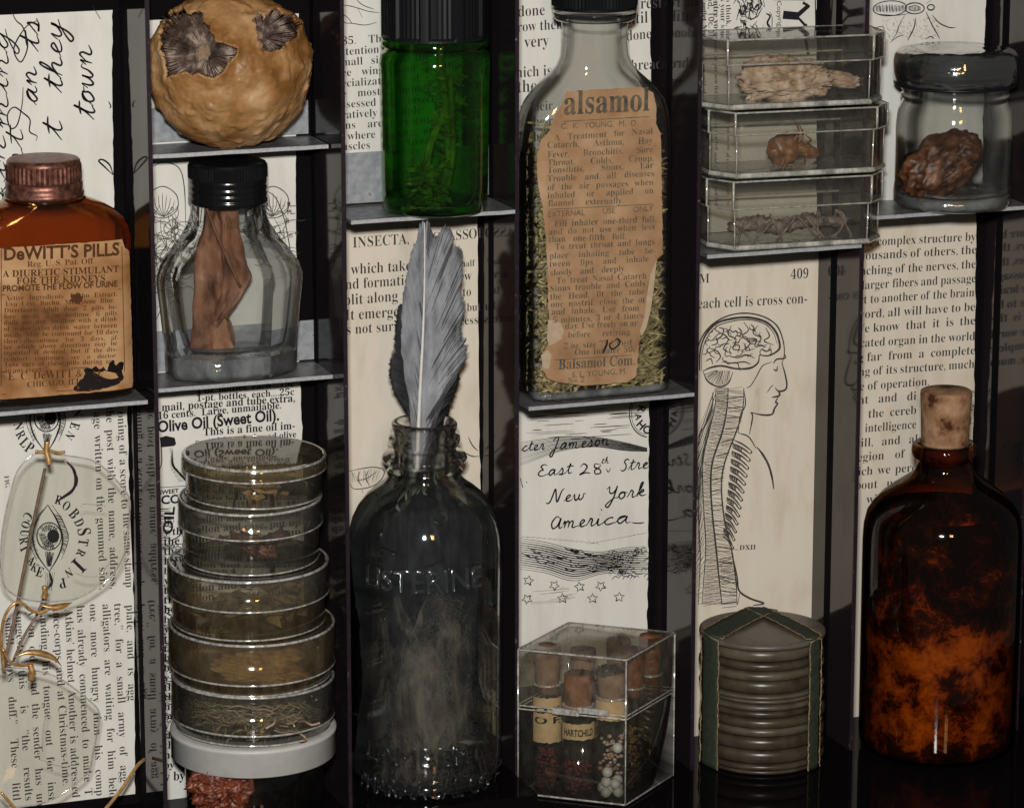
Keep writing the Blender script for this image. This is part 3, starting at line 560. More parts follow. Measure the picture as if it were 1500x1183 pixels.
for k in range(44):
    x = random.uniform(764, 930); y = 796+random.uniform(0, 32)+(x-762)*.06; ink.stroke([(x, y), (x+7, y+4), (x+18, y+3)], random.uniform(.8, 1.9))
for k in range(60):
    x = random.uniform(890, 948); y = random.uniform(806, 850); ink.stroke([(x, y), (x+4, y-5), (x+9, y-3)], random.uniform(.7, 1.5))
for k in range(14): ink.stroke([(764+k*8, 785+k*.6), (774+k*8, 786.5+k*.8)], .8).stroke([(862+k*6, 796-k*1.1), (870+k*6, 795-k*1.2)], .8)
for x, y in ((774, 850), (812, 857), (849, 859), (880, 858), (772, 877), (824, 876), (868, 876), (907, 874)):
    pts = [(x+(8 if i % 2 == 0 else 3.6)*math.cos(i*.6283+x), y+(7.5 if i % 2 == 0 else 3.4)*math.sin(i*.6283+x)) for i in range(10)]; ink.stroke(pts, 1.6, False, True)
for k in range(12): ink.stroke([(764+random.uniform(0, 70), 862+k*2), (800+random.uniform(20, 60), 858+k*2.1)], .8)
ink.build('pen_waves', 'ink', pg, o); ink = Ink(PY, .9)
ink.oval(950, 606, 28, 34, 1.6, 0, 95, 265).oval(950, 606, 25, 31, .9, 0, 100, 260)
for c, x, y, a in (('C', 945, 634, 20), ('H', 935, 626, 50), ('A', 931, 611, 85), ('R', 935, 598, 110)):
    dx, dy = 5*math.cos(math.radians(a)), 5*math.sin(math.radians(a)); ink.text(c, (x-dx, y-dy), (x+dx, y+dy), 'sansb', 1)
ink.build('postmark', 'ink', pg, o)

# column five
pg, o = page(4, -30, 330, [(1196, -30), (1196, 330)], 'advertisement page with sideways bold print and a big letter, above the stacked clear boxes')
ink = Ink(PY)
for s, x, y0, y1, st in (('Bottle, outlet, Me', 1028, -30, 52, 'bold'), ('and, 10c. S', 1037, -10, 52, 'sans'), ('entre your', 1045, -4, 56, 'bold'), ('cuts your sub', 1055, -20, 56, 'serif'), ('lots to think, so', 1063, -30, 54, 'serif')): ink.text(s, (x, y0), (x+1, y1), st, .95)
for k in range(14):
    for x, n in ((1028, 'by mail, post paid, of'), (1046, 'send for our new list'), (1064, 'of cuts and prices, so')): 
        if k < 3: ink.text(n, (x, 60+82*k), (x+1, 138+82*k), 'serif', 1)
ink.text('Copyright 1', (1138, 2), (1140, 56), 'sans', .9)
ink.build('printed_text', 'ink', pg, o)
ink = Ink(PY, .7)
for p, w in (([(1147, 22), (1170, 24)], 12), ([(1168, 23), (1185, 8)], 7), ([(1168, 25), (1180, 38)], 4), ([(1144, 41), (1180, 41)], 3), ([(1176, 4), (1186, 10)], 4), ([(1176, 41), (1182, 36)], 4), ([(1132, -2), (1180, -2)], 6), ([(1194, -20), (1195, 46)], 2), ([(1180, 58), (1184, 80)], 5)): ink.stroke(p, w, False, False, False)
random.seed(9)
for k in range(52):
    x, y = random.uniform(1078, 1113), random.uniform(-10, 52); ink.stroke([(x, y), (x+random.uniform(-9, 9), y+random.uniform(-10, 10)), (x+random.uniform(-9, 9), y+random.uniform(-14, 14))], random.uniform(.8, 2.2))
ink.oval(1108, 6, 7, 9, 2).oval(1100, 22, 8, 6, 1.4).stroke([(1122, 20), (1128, 24), (1124, 34), (1128, 42), (1124, 52)], 3).stroke([(1127, 18), (1131, 26), (1130, 52)], 1.2)
ink.build('engraving', 'ink', pg, o)
pg, o = page(4, 335, 1120, [(1201, 335), (1199, 500), (1193, 800), (1188, 1120)], 'anatomy page with an engraved head showing brain and spine in profile, above the taped discs', 'paper_old')
ink = Ink(PY)
ink.text('M', (1024, 415), (1039, 414), 'serif', 1.1, pre='SYSTE').text('409', (1158, 409), (1184, 407), 'serif', 1.2).text('each cell is cross con-', (1022, 452), (1182, 444), 'serif', 1.2).text('DXII', (1083, 805), (1107, 804), 'bold', .85)
ink.build('printed_text', 'ink_soft', pg, o)
def A(*p): return zc(2.19, 980, 360, p)
ink = Ink(PY, .7)
Ink.wk = 1.55
ink.stroke(A((92, 430), (88, 370), (98, 310), (130, 260), (180, 228), (240, 216), (300, 226), (345, 255), (365, 300), (370, 345), (362, 380)), 1.5)
ink.stroke(A((98, 400), (100, 340), (115, 290), (150, 250), (200, 234), (255, 230), (310, 244), (342, 275), (355, 315), (350, 335), (320, 352), (290, 350)), 2.4)
ink.stroke(A((104, 400), (106, 345), (121, 296), (154, 258), (203, 242), (255, 237), (306, 250), (335, 279), (347, 315)), 1)
ink.stroke(A((290, 350), (285, 375), (260, 392), (215, 394), (170, 385), (135, 390), (108, 402)), 2)
for p in (((140, 300), (165, 280), (190, 300), (175, 330), (200, 345)), ((200, 255), (190, 285), (215, 300), (205, 330), (235, 335)), ((240, 245), (255, 270), (235, 290), (260, 310), (245, 335), (275, 330)), ((285, 255), (270, 280), (295, 295), (285, 320), (315, 318)), ((310, 262), (322, 290), (305, 305), (335, 318)),
          ((125, 345), (150, 335), (165, 355), (150, 375)), ((185, 352), (220, 358), (250, 350), (275, 360)), ((170, 372), (205, 376), (240, 372), (262, 380)), ((135, 320), (155, 312), (150, 290)), ((222, 262), (232, 275), (226, 292)), ((160, 262), (175, 268), (168, 290), (150, 300)), ((262, 252), (272, 262), (268, 276)), ((295, 330), (312, 338), (330, 330)), ((212, 316), (226, 322), (220, 342)), ((118, 370), (134, 362), (140, 380)), ((250, 296), (280, 300), (276, 316))): ink.stroke(A(*p), 1.3)
random.seed(17)
for k in range(34):
    for tr_ in range(20):
        x, y = random.uniform(118, 340), random.uniform(245, 385)
        if ((x-228)/112)**2+((y-318)/70)**2 < .9: break
    a = random.uniform(0, 6.28); p = [(x, y)]
    for q in range(5): a += random.uniform(.3, 1.1)*(1 if (q+k) % 3 else -1.6); x += 9*math.cos(a); y += 8*math.sin(a); p.append((x, y))
    ink.stroke(A(*p), .95)
ink.stroke(A((110, 405), (125, 435), (160, 452), (190, 440), (205, 405)), 1.6).hatch(A((112, 408), (130, 440), (165, 450), (192, 436)), A((150, 400), (160, 402), (175, 402), (198, 400)), 26, 1, 1.2)
ink.stroke(A((370, 345), (372, 360), (345, 364), (335, 378)), 1.5).stroke(A((362, 375), (372, 410), (378, 445), (372, 462), (352, 466), (340, 455)), 1.8).stroke(A((352, 466), (354, 480), (330, 486)), 2).stroke(A((350, 486), (342, 500), (348, 506), (338, 522), (330, 540), (300, 542), (262, 534)), 1.9).stroke(A((335, 395), (345, 400), (348, 385)), 1.4).stroke(A((315, 470), (325, 455), (335, 445)), 1)
ink.stroke(A((330, 372), (300, 385), (280, 420), (262, 448), (248, 456)), 1.1).stroke(A((262, 534), (268, 548), (258, 604)), 1.5).stroke(A((140, 470), (138, 520), (120, 570), (100, 600), (94, 640)), 1.4)
ink.stroke(A((240, 460), (245, 510), (228, 545), (222, 600)), 1.3).stroke(A((222, 600), (255, 612), (280, 650)), 1.3)
ink.stroke(A((282, 645), (300, 668), (318, 700), (330, 740), (336, 780)), 2.2)
back = A((150, 455), (148, 510), (130, 590), (110, 680), (108, 760), (112, 860), (118, 960), (112, 1060), (105, 1150)); front = A((190, 455), (186, 520), (170, 600), (140, 690), (134, 770), (140, 870), (150, 960), (160, 1060), (170, 1150)); fr2 = A((240, 455), (236, 530), (214, 600), (180, 690), (168, 770), (178, 880), (200, 970), (215, 1080), (218, 1150))
for q, w in ((back, 1.2), (front, 2), (fr2, 1.6)): ink.stroke(q, w)
ink.hatch(back, front, 200, .75, 1).hatch([(x+2, y+6) for x, y in back], front, 60, .8, 1).hatch(front, fr2, 130, .7, 2.5).hatch([(x+1, y+8) for x, y in front], [(x, y+4) for x, y in fr2], 17, 2.2, 1).hatch([(x+1, y+14) for x, y in front], [(x, y+9) for x, y in fr2], 17, 1.2, 1)
ink.stroke(A((94, 650), (92, 760), (96, 900), (100, 1000), (94, 1150)), 1.2).hatch(A((92, 600), (90, 1150)), [(x-1, y) for x, y in back], 90, .8, 2)
for k in range(13):
    t = k/12; x0, y0 = 207-32*t, 622+300*t; L = 56-26*t; w = 11-3*t
    top = A((x0, y0), (x0+L*.55, y0+15), (x0+L, y0+34+8*t)); bot = A((x0-3, y0+w), (x0+L*.5, y0+15+w), (x0+L-3, y0+34+8*t+w))
    ink.stroke(top, 1.5).stroke(bot, 1.5).stroke([top[-1], ((top[-1][0]+bot[-1][0])/2+1.5, (top[-1][1]+bot[-1][1])/2), bot[-1]], 1.5)
    if k < 12: ink.hatch(bot[:2], [(x-.5, y+5.2) for x, y in bot[:2]], 16, 1.3, .5)
ink.stroke(A((192, 972), (220, 974)), 1.2).stroke(A((208, 1010), (218, 1060), (225, 1105), (260, 1130), (305, 1146), (270, 1152)), 2).stroke(A((228, 1108), (220, 1150)), 1.5).hatch(A((200, 990), (218, 1080)), A((160, 1000), (168, 1090)), 20, 1, 2)
ink.build('anatomy_engraving', 'ink_soft', pg, o); Ink.wk = 1.0

# column six
pg, o = page(5, -30, 300, [(1444, -30), (1443, 60), (1438, 300)], 'page with a pen drawing of a wasp, above the wide glass jar')
ink = Ink(PY)
def B(*p): return zc(3.586, 1220, 0, p)
ink.oval(*B((300, 45))[0], 25, 11, 1.5, -3).oval(*B((430, 45))[0], 14, 8, 1.8).oval(*B((430, 45))[0], 8, 4, 1).oval(*B((515, 40))[0], 5, 4, 2)
for k in range(9): ink.stroke(B((228+k*17, 24+abs(k-4)*1.5), (232+k*17, 68-abs(k-4)*1.5)), 1.8, False)
for k in range(5): ink.stroke(B((410+k*10, 36), (410+k*10, 54)), 1, False)
for p, w in ((((490, 65), (520, 130), (562, 205)), 1.7), (((522, 80), (560, 122), (610, 145), (645, 146)), 1.7), (((435, 95), (425, 150), (392, 215)), 2), (((490, 20), (520, 0)), 1.2), (((240, 75), (330, 82), (400, 72)), 1), (((220, 165), (232, 145), (262, 142), (268, 158), (245, 162)), 1.2), (((300, 225), (340, 195), (375, 185)), 1.2), (((490, 205), (515, 192), (532, 205)), 1.6), (((350, 130), (335, 175), (310, 215)), 1), (((385, 70), (350, 130), (330, 185)), .9)): ink.stroke(B(*p), w)
random.seed(3)
ink.hatch(B((215, 30), (385, 30)), B((215, 62), (385, 62)), 40, 1.2, 1.2).hatch(B((396, 34), (462, 34)), B((396, 58), (462, 58)), 16, 1.1, .8)
for k in range(130):
    x, y = random.uniform(260, 560), random.uniform(90, 205); ink.stroke(B((x, y), (x+6, y+9)), .9, False)
ink.build('wasp_drawing', 'ink', pg, o)
pg, o = page(5, 305, 1100, [(1430, 305), (1427, 560), (1424, 760), (1418, 1100)], 'page of dense book print about the brain, behind the corked brown bottle', 'paper_old')
ink = Ink(PY)
for s, x0, y0, x1, y1, pre in (('mplex structure by', 1300, 359, 1429, 352.5, 'the co'), ('ousands of others, the', 1268, 380.5, 1430, 371.5, 'th'), ('ching of the nerves, the', 1269, 402.5, 1429, 392.5, 'bran'), ('arger fibers and passage', 1267, 423.6, 1429, 413.5, 'l'), ('to another of the brain', 1275, 444, 1427, 434, 'one part '), ('ord, all will have to be', 1267, 466, 1428, 455, 'w'), ('know that it is the', 1279, 486, 1428, 475, 'We '), ('ated organ in the world', 1267, 508, 1428, 498, 'complic'),
        ('far from a complete', 1270, 529, 1428, 518.5, 'being '), ('g of its structure, much', 1267, 550, 1427, 538.6, 'knowin'), ('of operation.', 1271, 571, 1361, 564, 'its mode '), ('t and di', 1267, 591, 1342, 585.5, 'The fron'), ('e', 1420, 580.5, 1427, 580, ''), ('the cereb', 1272, 612, 1342, 606, ''), ('e', 1420, 601, 1427, 600.5, ''), ('intelligence', 1267, 633, 1342, 627, ''), ('t,', 1419, 621, 1428, 620.4, ''), ('ll, and also', 1266, 654, 1360, 647, 'wi'), ('gion of controls', 1264, 675, 1400, 664, 're'), ('ch we perceive', 1262, 696, 1370, 688, 'whi'), ('out us, also', 1262, 716, 1360, 709, 'ab'), ('with the', 1269, 737, 1340, 731, '')):
    ink.text(s, (x0, y0), (x1, y1), 'serif', pre=pre, size=20.5)
ink.build('printed_text', 'ink_soft', pg, o)

# ------------------------------------------------------------------ metal shelves
Ink.lim = None
def shelf(col, z, yf, yb, xl, xr, flange, label, drop=0, gap=0):
    t = thing('metal_shelf', label, 'shelf', ((xl+xr)/2, yb, z), 'metal shelves set in the compartments'); o = ((xl+xr)/2, yb, z)
    mb = MB(); n = 24; hh = lambda y: -drop*(yb-y)/(yb-yf)+.5*noise.noise((y*.03, z, 1))
    a = [(xl+(xr-xl)*k/n, y) for y in (yf, yf+.35*(yb-yf), yf+.7*(yb-yf), yb) for k in range(n+1)]
    vs = [(x, y, z+hh(y)+.5*noise.noise((x*.02, y*.02, z))) for x, y in a]; m = len(vs); vs += [(x, y, zz-5) for x, y, zz in vs]
    fs = []
    for r in range(3):
        for k in range(n):
            i = r*(n+1)+k; fs += [(i, i+1, i+n+2, i+n+1), (m+i+n+1, m+i+n+2, m+i+1, m+i)]
    for r in range(3): i = r*(n+1); j = i+n; fs += [(i+n+1, i, m+i, m+i+n+1), (j, j+n+1, m+j+n+1, m+j)]
    for k in range(n): fs.append((k+1, k, m+k, m+k+1)); i = 3*(n+1)+k; fs.append((i, i+1, m+i+1, m+i))
    p = mb.add(vs, fs).build('plate', 'steel', t, o)
    e = MB()
    pts = [(x, yf-.6, z-drop+.6*noise.noise((x*.03, yf*.02, z))-2.6) for x in [xl+(xr-xl)*k/n for k in range(n+1)]]
    e.loft([[(q[0], q[1]-1.2, q[2]-2.9), (q[0], q[1]+.3, q[2]-2.9), (q[0], q[1]+.3, q[2]+2.6), (q[0], q[1]-1.2, q[2]+2.6)] for q in pts], (True, True), False).build('front_edge', 'steel_edge', t, o)
    if flange: MB().box((xl+2, yb-2.5, z+gap), (xr-3, yb, z+flange)).build('back_flange', 'flange', t, o)
    return t
zS = {'1': 50.0, '2u': 389.5, '2l': 54.0, '3': 288.0, '4': -7.0, '5': 0, '6': 242.0}
shelf(0, zS['1'], 4, 118, PX[0]+4, -547, 0, 'grey metal shelf carrying the copper capped bottle', 0)
shelf(1, zS['2u'], 58, 146, PX[1]+8, -259, 52, 'grey metal shelf carrying the round tan gall', 0, 3)
shelf(1, zS['2l'], 58, 146, PX[1]+10, -255, 62, 'grey metal shelf under the clear octagonal bottle', 2, 3)
shelf(2, zS['3'], 2, 112, PX[2]+8, 7, 78, 'grey metal shelf under the green bottle, with pitted back flange', 0, 4)
shelf(3, zS['4'], 2, 114, PX[3]+16, 290, 0, 'dark metal shelf under the tan labelled medicine bottle', 0)
zB = at(1076, 371, -22).z
shelf(4, zB-1.2, -14, 112, PX[4]+6, PX[5]-TH-6, 0, 'metal shelf hidden under the three stacked clear boxes', 0)
shelf(5, zS['6'], 2, 118, PX[5]+8, PX[6]-TH-4, 0, 'bright edged metal shelf under the wide glass jar', 0)

# ------------------------------------------------------------------ amber pill bottle with the copper cap
def row_sheet(outline_l, outline_r, z0, z1, surf, n=90, m=40, jag=1.4, seed=0):
    """A label as rows between a left and a right edge (x as functions of height), following the surface y=surf(x, z)."""
    mb = MB(); vs = []; fs = []
    def ev(pl, t):
        for (ta, xa), (tb, xb) in zip(pl, pl[1:]):
            if t <= tb and tb > ta: return xa+(xb-xa)*(t-ta)/(tb-ta)
        return pl[-1][1]
    for i in range(n+1):
        t = i/n; z = z0+(z1-z0)*t; a = ev(outline_l, t)+jag*noise.noise((z*.12, seed, 1)); b = ev(outline_r, t)+jag*noise.noise((z*.12, seed, 7))
        for k in range(m+1):
            x = a+(b-a)*k/m; zz = z+(jag*noise.noise((x*.1, seed, 3)) if i in (0, n) else 0); vs.append((x, surf(x, zz), zz))
    for i in range(n):
        for k in range(m): q = i*(m+1)+k; fs.append((q, q+1, q+m+2, q+m+1))
    return mb.add(vs, fs, True)
YD = 62.0
oD = Vector((at(70, 450, YD).x, YD, zS['1']+.3)); zd = lambda py: at(70, py, YD).z-oD.z
t = thing('pill_bottle', 'flat amber glass bottle with coppery screw cap and brown stained label', 'bottle', oD)
HD = 44; sec = lambda hw, z, hd=HD, e=4.2: srect(hw, hd, z, e, 72)
prof = [(96, 0, 33), (108, 1, 38), (115, 5, 42), (117.5, 11, 44), (118, 20, 44)] + [(118, z, 44) for z in range(40, int(zd(352)), 24)] + [(118, zd(350), 44), (115, zd(335), 44), (109, zd(322), 43.5), (99, zd(311), 42.5), (84, zd(301), 41), (68, zd(294), 40), (56, zd(289), 40), (52, zd(285), 42)]
if True: b = MB().loft([sec(w, z, h, 4.2 if z < zd(340) else max(2, 4.2-2.2*(z-zd(340))/(zd(287)-zd(340)))) for w, z, h in prof], (True, False)).build('glass_body', 'glass_amber', t)
MB().loft([sec(w-6, max(z, 7), h-6, 4.2 if z < zd(340) else max(2, 4.2-2.2*(z-zd(340))/(zd(287)-zd(340)))) for w, z, h in prof[3:]], (True, False)).flip().build('inner_wall', 'glass_amber', b)
MB().lathe([(50, zd(291)), (57, zd(291)), (58, zd(288)), (55, zd(285)), (47, zd(284))], n=64).build('neck_ring', 'glass_amber', b)
cap = MB().lathe([(50, zd(287)), (55, zd(286)), (55.5, zd(280)), (53, zd(278)), (54, zd(272)), (53.5, zd(265)), (51, zd(263))], n=72)
n = 72
secs = []
for z, k in ((zd(263), 0), (zd(262), 1), (zd(240), 1), (zd(238), 0)):
    secs.append([((51.5+(1.3 if i % 3 == 0 else 0)*k)*math.cos(6.2831853*i/(n*2)), (51.5+(1.3 if i % 3 == 0 else 0)*k)*math.sin(6.2831853*i/(n*2)), z) for i in range(n*2)])
cap.loft(secs, smooth=False).lathe([(51.5, zd(238)), (51, zd(234)), (48, zd(231)), (42, zd(230.3)), (0.1, zd(230.5))], n=72)
cap.build('screw_cap', 'copper_cap', t)
sf = lambda x, z, q=.7: -HD*(max(0, 1-abs(x/118)**4.2))**(1/4.2)-q
l0, l1 = zd(569), zd(350)
lab = row_sheet([(0, -112), (1, -112)], [(0, 111), (.05, 113), (.9, 112), (.92, 110), (.94, 104), (1, 100)], l0, l1, sf).build('paper_label', 'label_brown', t)
ink = Ink(YD-HD); 
for s, x0, y0, x1, y1, st, tl in (('DeWITT’S PILLS', 6, 381, 176, 374, 'sansb', 1.05), ('Reg. U. S. Pat. Off.', 40, 391, 138, 386, 'serif', 1), ('A DIURETIC STIMULANT', 4, 406, 175, 399, 'bold', 1), ('FOR THE KIDNEYS', 24, 416, 154, 412, 'bold', 1), ('PROMOTE THE FLOW OF URINE', 4, 427, 173, 420, 'sansb', 1.05),
        ('Active Ingredients: Buchu Extract,', 8, 440, 172, 434, 'serif', 1.15), ('Uva Ursi, Buchu, Methylene Blue.', 8, 449, 168, 443, 'serif', 1.15), ('Directions: Adult dose: 2 pills be-', 6, 458, 172, 453, 'serif', 1.15), ('fore meals, 2 at bedtime, 6 pills', 6, 467, 172, 462, 'serif', 1.15), ('daily per day.  Swallow with a drink', 6, 476, 172, 470, 'serif', 1.15), ('of water.  Also drink water between', 6, 485, 172, 480, 'serif', 1.15), ('meals.  May be continued for 10 days', 6, 494, 174, 489, 'serif', 1.15), ('then discontinue for 3 days, af-', 6, 503, 174, 498, 'serif', 1.15), ('ter which above directions may be', 6, 512, 172, 506, 'serif', 1.15), ('repeated if desired, but if the dis-', 6, 520, 172, 515, 'serif', 1.15), ('comfort continues see a doctor.', 6, 529, 172, 524, 'serif', 1.15), ('Take care of these pills during any', 6, 537, 170, 532, 'serif', 1.15), ('in any event.', 8, 546, 62, 544, 'serif', 1.1),
        ('E. C. DeWITT & CO.', 12, 557, 150, 550, 'serif', 1.1), ('CHICAGO, ILL.', 40, 567, 120, 562, 'serif', 1.1)):
    ink.text(s, (x0, y0), (x1, y1), st, tl, size=None if y0 < 430 or y0 > 550 else 10)
for p in (((2, 364), (178, 357)), ((2, 432), (178, 424)), ((2, 545), (128, 538)), ((2, 578), (112, 571)), ((2, 366), (2, 566)), ((180, 362), (184, 545))): ink.stroke(p, 1.1, False, taper=False)
ink.mb.map(lambda p: (p.x, oD.y+sf(p.x-oD.x, p.z-oD.z, 1.3), p.z)).build('label_print', 'ink_brown', lab, oD)
bm_ = Ink(YD-HD)
random.seed(4)
edge = [(108, 571), (114, 560), (121, 553), (124, 546), (122, 541), (128, 538), (134, 540), (140, 536), (146, 541), (152, 537), (156, 543), (160, 533), (166, 528), (170, 536), (177, 530), (183, 534), (180, 544), (182, 553), (178, 559), (170, 564), (150, 569), (130, 573)]
bm_.fill(smooth([(x, y, 0) for x, y in edge], 4, True) and [(p.x+random.uniform(-.7, .7), p.y+random.uniform(-.7, .7)) for p in smooth([(x, y, 0) for x, y in edge], 4, True)])
bm_.mb.map(lambda p: (p.x, oD.y+sf(p.x-oD.x, p.z-oD.z, 1.8), p.z)).build('charred_patch', 'burn', lab, oD)
sp = Ink(YD-HD); sp.fill([(112+9*math.cos(a*.4)*(1+.2*math.sin(3*a)), 437+8*math.sin(a*.4)*(1+.2*math.cos(2*a))) for a in range(16)])
sp.mb.map(lambda p: (p.x, oD.y+sf(p.x-oD.x, p.z-oD.z, 1.8), p.z)).build('dark_spot', 'ink_brown', lab, oD)

# ------------------------------------------------------------------ oak gall
YG = 92.0
cG = at(337, 97, YG); oG = Vector((cG.x, YG, zS['2u']+.8))
t = thing('oak_gall', 'big round tan gall with two torn holes showing pale fibres', 'plant gall', oG)
RX, RYy, RZ = 119, 95, (cG.z-oG.z); RZ = 112
cl = Vector((0, 0, RZ*.985))
holes = [zc(2.8175, 200, 0, h) for h in ([(120, 70), (160, 52), (215, 42), (232, 70), (270, 62), (298, 70), (300, 110), (330, 128), (328, 152), (350, 172), (352, 196), (400, 205), (440, 218), (432, 246), (408, 268), (390, 300), (372, 322), (345, 340), (318, 335), (282, 318), (258, 322), (235, 308), (190, 322), (150, 334), (146, 290), (138, 250), (124, 215), (116, 160)],
        [(490, 98), (512, 72), (540, 80), (556, 48), (585, 42), (605, 62), (640, 60), (652, 85), (678, 108), (664, 128), (660, 160), (626, 178), (612, 212), (588, 214), (560, 226), (528, 226), (532, 200), (516, 182), (508, 140)])]
def inside(px, py, poly):
    c = False; n = len(poly)
    for i in range(n):
        (x1, y1), (x2, y2) = poly[i], poly[i-1]
        if (y1 > py) != (y2 > py) and px < (x2-x1)*(py-y1)/(y2-y1)+x1: c = not c
    return c
hole_u = [[(x-337, 97-y) for x, y in h] for h in holes]           # as offsets across the gall's face
def gall_r(d):
    k = 1+.045*noise.noise(d*2.2+Vector((3, 1, 4)))+.03*noise.noise(d*4.6)+.006*noise.noise(d*22)
    q = noise.noise(d*7+Vector((1, 7, 2))); k += .030*max(0, q-.25)*2.2
    q = noise.noise(d*14+Vector((5, 2, 2))); k += .012*max(0, q-.38)*2.4
    return k
bm = bmesh.new(); bmesh.ops.create_icosphere(bm, subdivisions=7, radius=1)
rt_h = RT; upv = UP
keep = MB(); vs = []; fa = []
for v in bm.verts:
    d = v.co.normalized(); k = gall_r(d); p = Vector((d.x*RX*k, d.y*RYy*k, d.z*RZ*k)); a, b = p.dot(RT), p.dot(UP)
    if p.dot(FW) < 0:
        for h in hole_u:
            xs, ys = [q[0] for q in h], [q[1] for q in h]
            if min(xs)-12 < a < max(xs)+12 and min(ys)-12 < b < max(ys)+12:
                dm = min(math.hypot(a-x, b-y) for q in range(len(h)) for x, y in ((h[q][0]+(h[q-1][0]-h[q][0])*w, h[q][1]+(h[q-1][1]-h[q][1])*w) for w in (0, .33, .66)))
                if dm < 11: p += d*(3.6*(1-dm/11)**1.4*(1+.8*noise.noise(d*12)))
    vs.append(p)
for f in bm.faces:
    c = sum((vs[v.index] for v in f.verts), Vector())/3; a, b = c.dot(RT), c.dot(UP)
    j = 2.4*noise.noise((a*.12, b*.12, 3)), 2.4*noise.noise((a*.12, b*.12, 9))
    if c.dot(FW) < 0 and any(inside(a+j[0], b+j[1], h) for h in hole_u): continue
    fa.append(tuple(v.index for v in f.verts))
bm.free()
used = sorted({i for f in fa for i in f}); mp = {i: k for k, i in enumerate(used)}
ob = keep.add([vs[i]+cl for i in used], [tuple(mp[i] for i in f) for f in fa], True).build('outer_skin', 'gall', t)
so = ob.modifiers.new('thickness', 'SOLIDIFY'); so.thickness = 7*S; so.offset = -1
MB().blob(cl, (RX*.885, RYy*.80, RZ*.885), 5, .06, 6, 3).build('inner_core', 'gall_in', t)
for (a, b, rr) in ((-27, 12, 15), (46, 38, 7)):
    dep = math.sqrt(1-(a/RX)**2-(b/RZ)**2)*105*.81; MB().blob(RT*a+UP*b-FW*dep+cl, (rr, 5, rr), 4, .3, 3, rr).build('pith', 'pith', t)
fb = MB(); random.seed(12)
cen = (Vector((320-337, 0, 0)), Vector((372-337, 0, 0)))
for hi, (h, c0, cnt) in enumerate(zip(hole_u, ((-27, 12), (46, 38)), (330, 150))):
    for k in range(cnt):
        i = random.randrange(len(h)); q = random.random(); ex = h[i-1][0]*q+h[i][0]*(1-q); ey = h[i-1][1]*q+h[i][1]*(1-q)
        r0 = random.uniform(-.12, .22) if hi == 0 else random.uniform(-.1, .2)
        pts = []
        for s in (r0, r0+(1-r0)*.5, 1.02):
            a = c0[0]+(ex-c0[0])*s+random.uniform(-1.5, 1.5); b = c0[1]+(ey-c0[1])*s+random.uniform(-1.5, 1.5)
            dep = math.sqrt(max(.05, 1-(a/RX)**2-(b/RZ)**2)); lift = (.815+.07*s*s+random.uniform(-.012, .02))
            pts.append(RT*a+UP*b-FW*(dep*105*lift)+cl)
        fb.tube(smooth(pts, 3), random.uniform(.35, .9), 4)
fb.build('radial_fibres', 'fibre', t)
cr = MB(); random.seed(2)                                           # curled scrap of skin beside the big hole
for k in range(10):
    pass

# ------------------------------------------------------------------ clear octagonal bottle with black cap
YI = 104.0
oI = Vector((at(338, 500, YI).x, YI, zS['2l']+.2)); zi = lambda py: at(338, py, YI).z-oI.z
t = thing('octagonal_bottle', 'clear octagonal glass bottle with ribbed black cap and thick base', 'bottle', oI)
def octo(hw, z, hd=None, r=.42, n=8):
    hd = hd or hw; k = r; p = [(-1, -k), (-k, -1), (k, -1), (1, -k), (1, k), (k, 1), (-k, 1), (-1, k)]; out = []
    for i in range(8):
        a, b = p[i], p[(i+1) % 8]
        for s in (.08, .5, .92): out.append(((a[0]+(b[0]-a[0])*s)*hw, (a[1]+(b[1]-a[1])*s)*hd, z))
    return out
hwd = .62
outer = [(80, 0), (88, 2), (93, 8), (94, zi(505)), (100, zi(440)), (103, zi(412)), (103, zi(402)), (98, zi(385)), (84, zi(364)), (68, zi(344)), (57, zi(326)), (52, zi(312)), (51, zi(292))]
g = MB().loft([octo(w, z, w*(hwd if z < zi(340) else hwd+(1-hwd)*min(1, (z-zi(340))/(zi(300)-zi(340))))) for w, z in outer], (True, False), False).build('glass_body', 'glass_clear', t)
inner = [(58, zi(508)), (67, zi(501)), (73, zi(480)), (79, zi(430)), (81, zi(404)), (75, zi(387)), (61, zi(368)), (48, zi(349)), (41, zi(330)), (39, zi(300))]
MB().loft([octo(w, z, w*(hwd*.92 if z < zi(340) else hwd*.92+(1-hwd*.92)*min(1, (z-zi(340))/(zi(300)-zi(340)))), .42) for w, z in inner], (True, False), False).flip().build('inner_wall', 'glass_clear', g)
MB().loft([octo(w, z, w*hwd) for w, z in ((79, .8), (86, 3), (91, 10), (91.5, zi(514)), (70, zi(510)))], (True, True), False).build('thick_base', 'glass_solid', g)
cp = MB().lathe([(53, zi(297)), (56, zi(296)), (57.5, zi(293)), (57.5, zi(288)), (56, zi(286.5)), (57, zi(285)), (57, zi(279)), (55.8, zi(277.5)), (57, zi(276)), (57, zi(270)), (55.8, zi(268.5)), (57, zi(267)), (57, zi(260)), (56, zi(258))], n=80)
secs = [[((56+(1.2 if i % 2 else 0))*math.cos(6.2831853*i/160), (56+(1.2 if i % 2 else 0))*math.sin(6.2831853*i/160), z) for i in range(160)] for z in (zi(258), zi(240))]
cp.loft(secs, smooth=False).lathe([(56, zi(240)), (55, zi(237)), (50, zi(235)), (.1, zi(235))], n=80)
cp.build('screw_cap', 'black_cap', t)
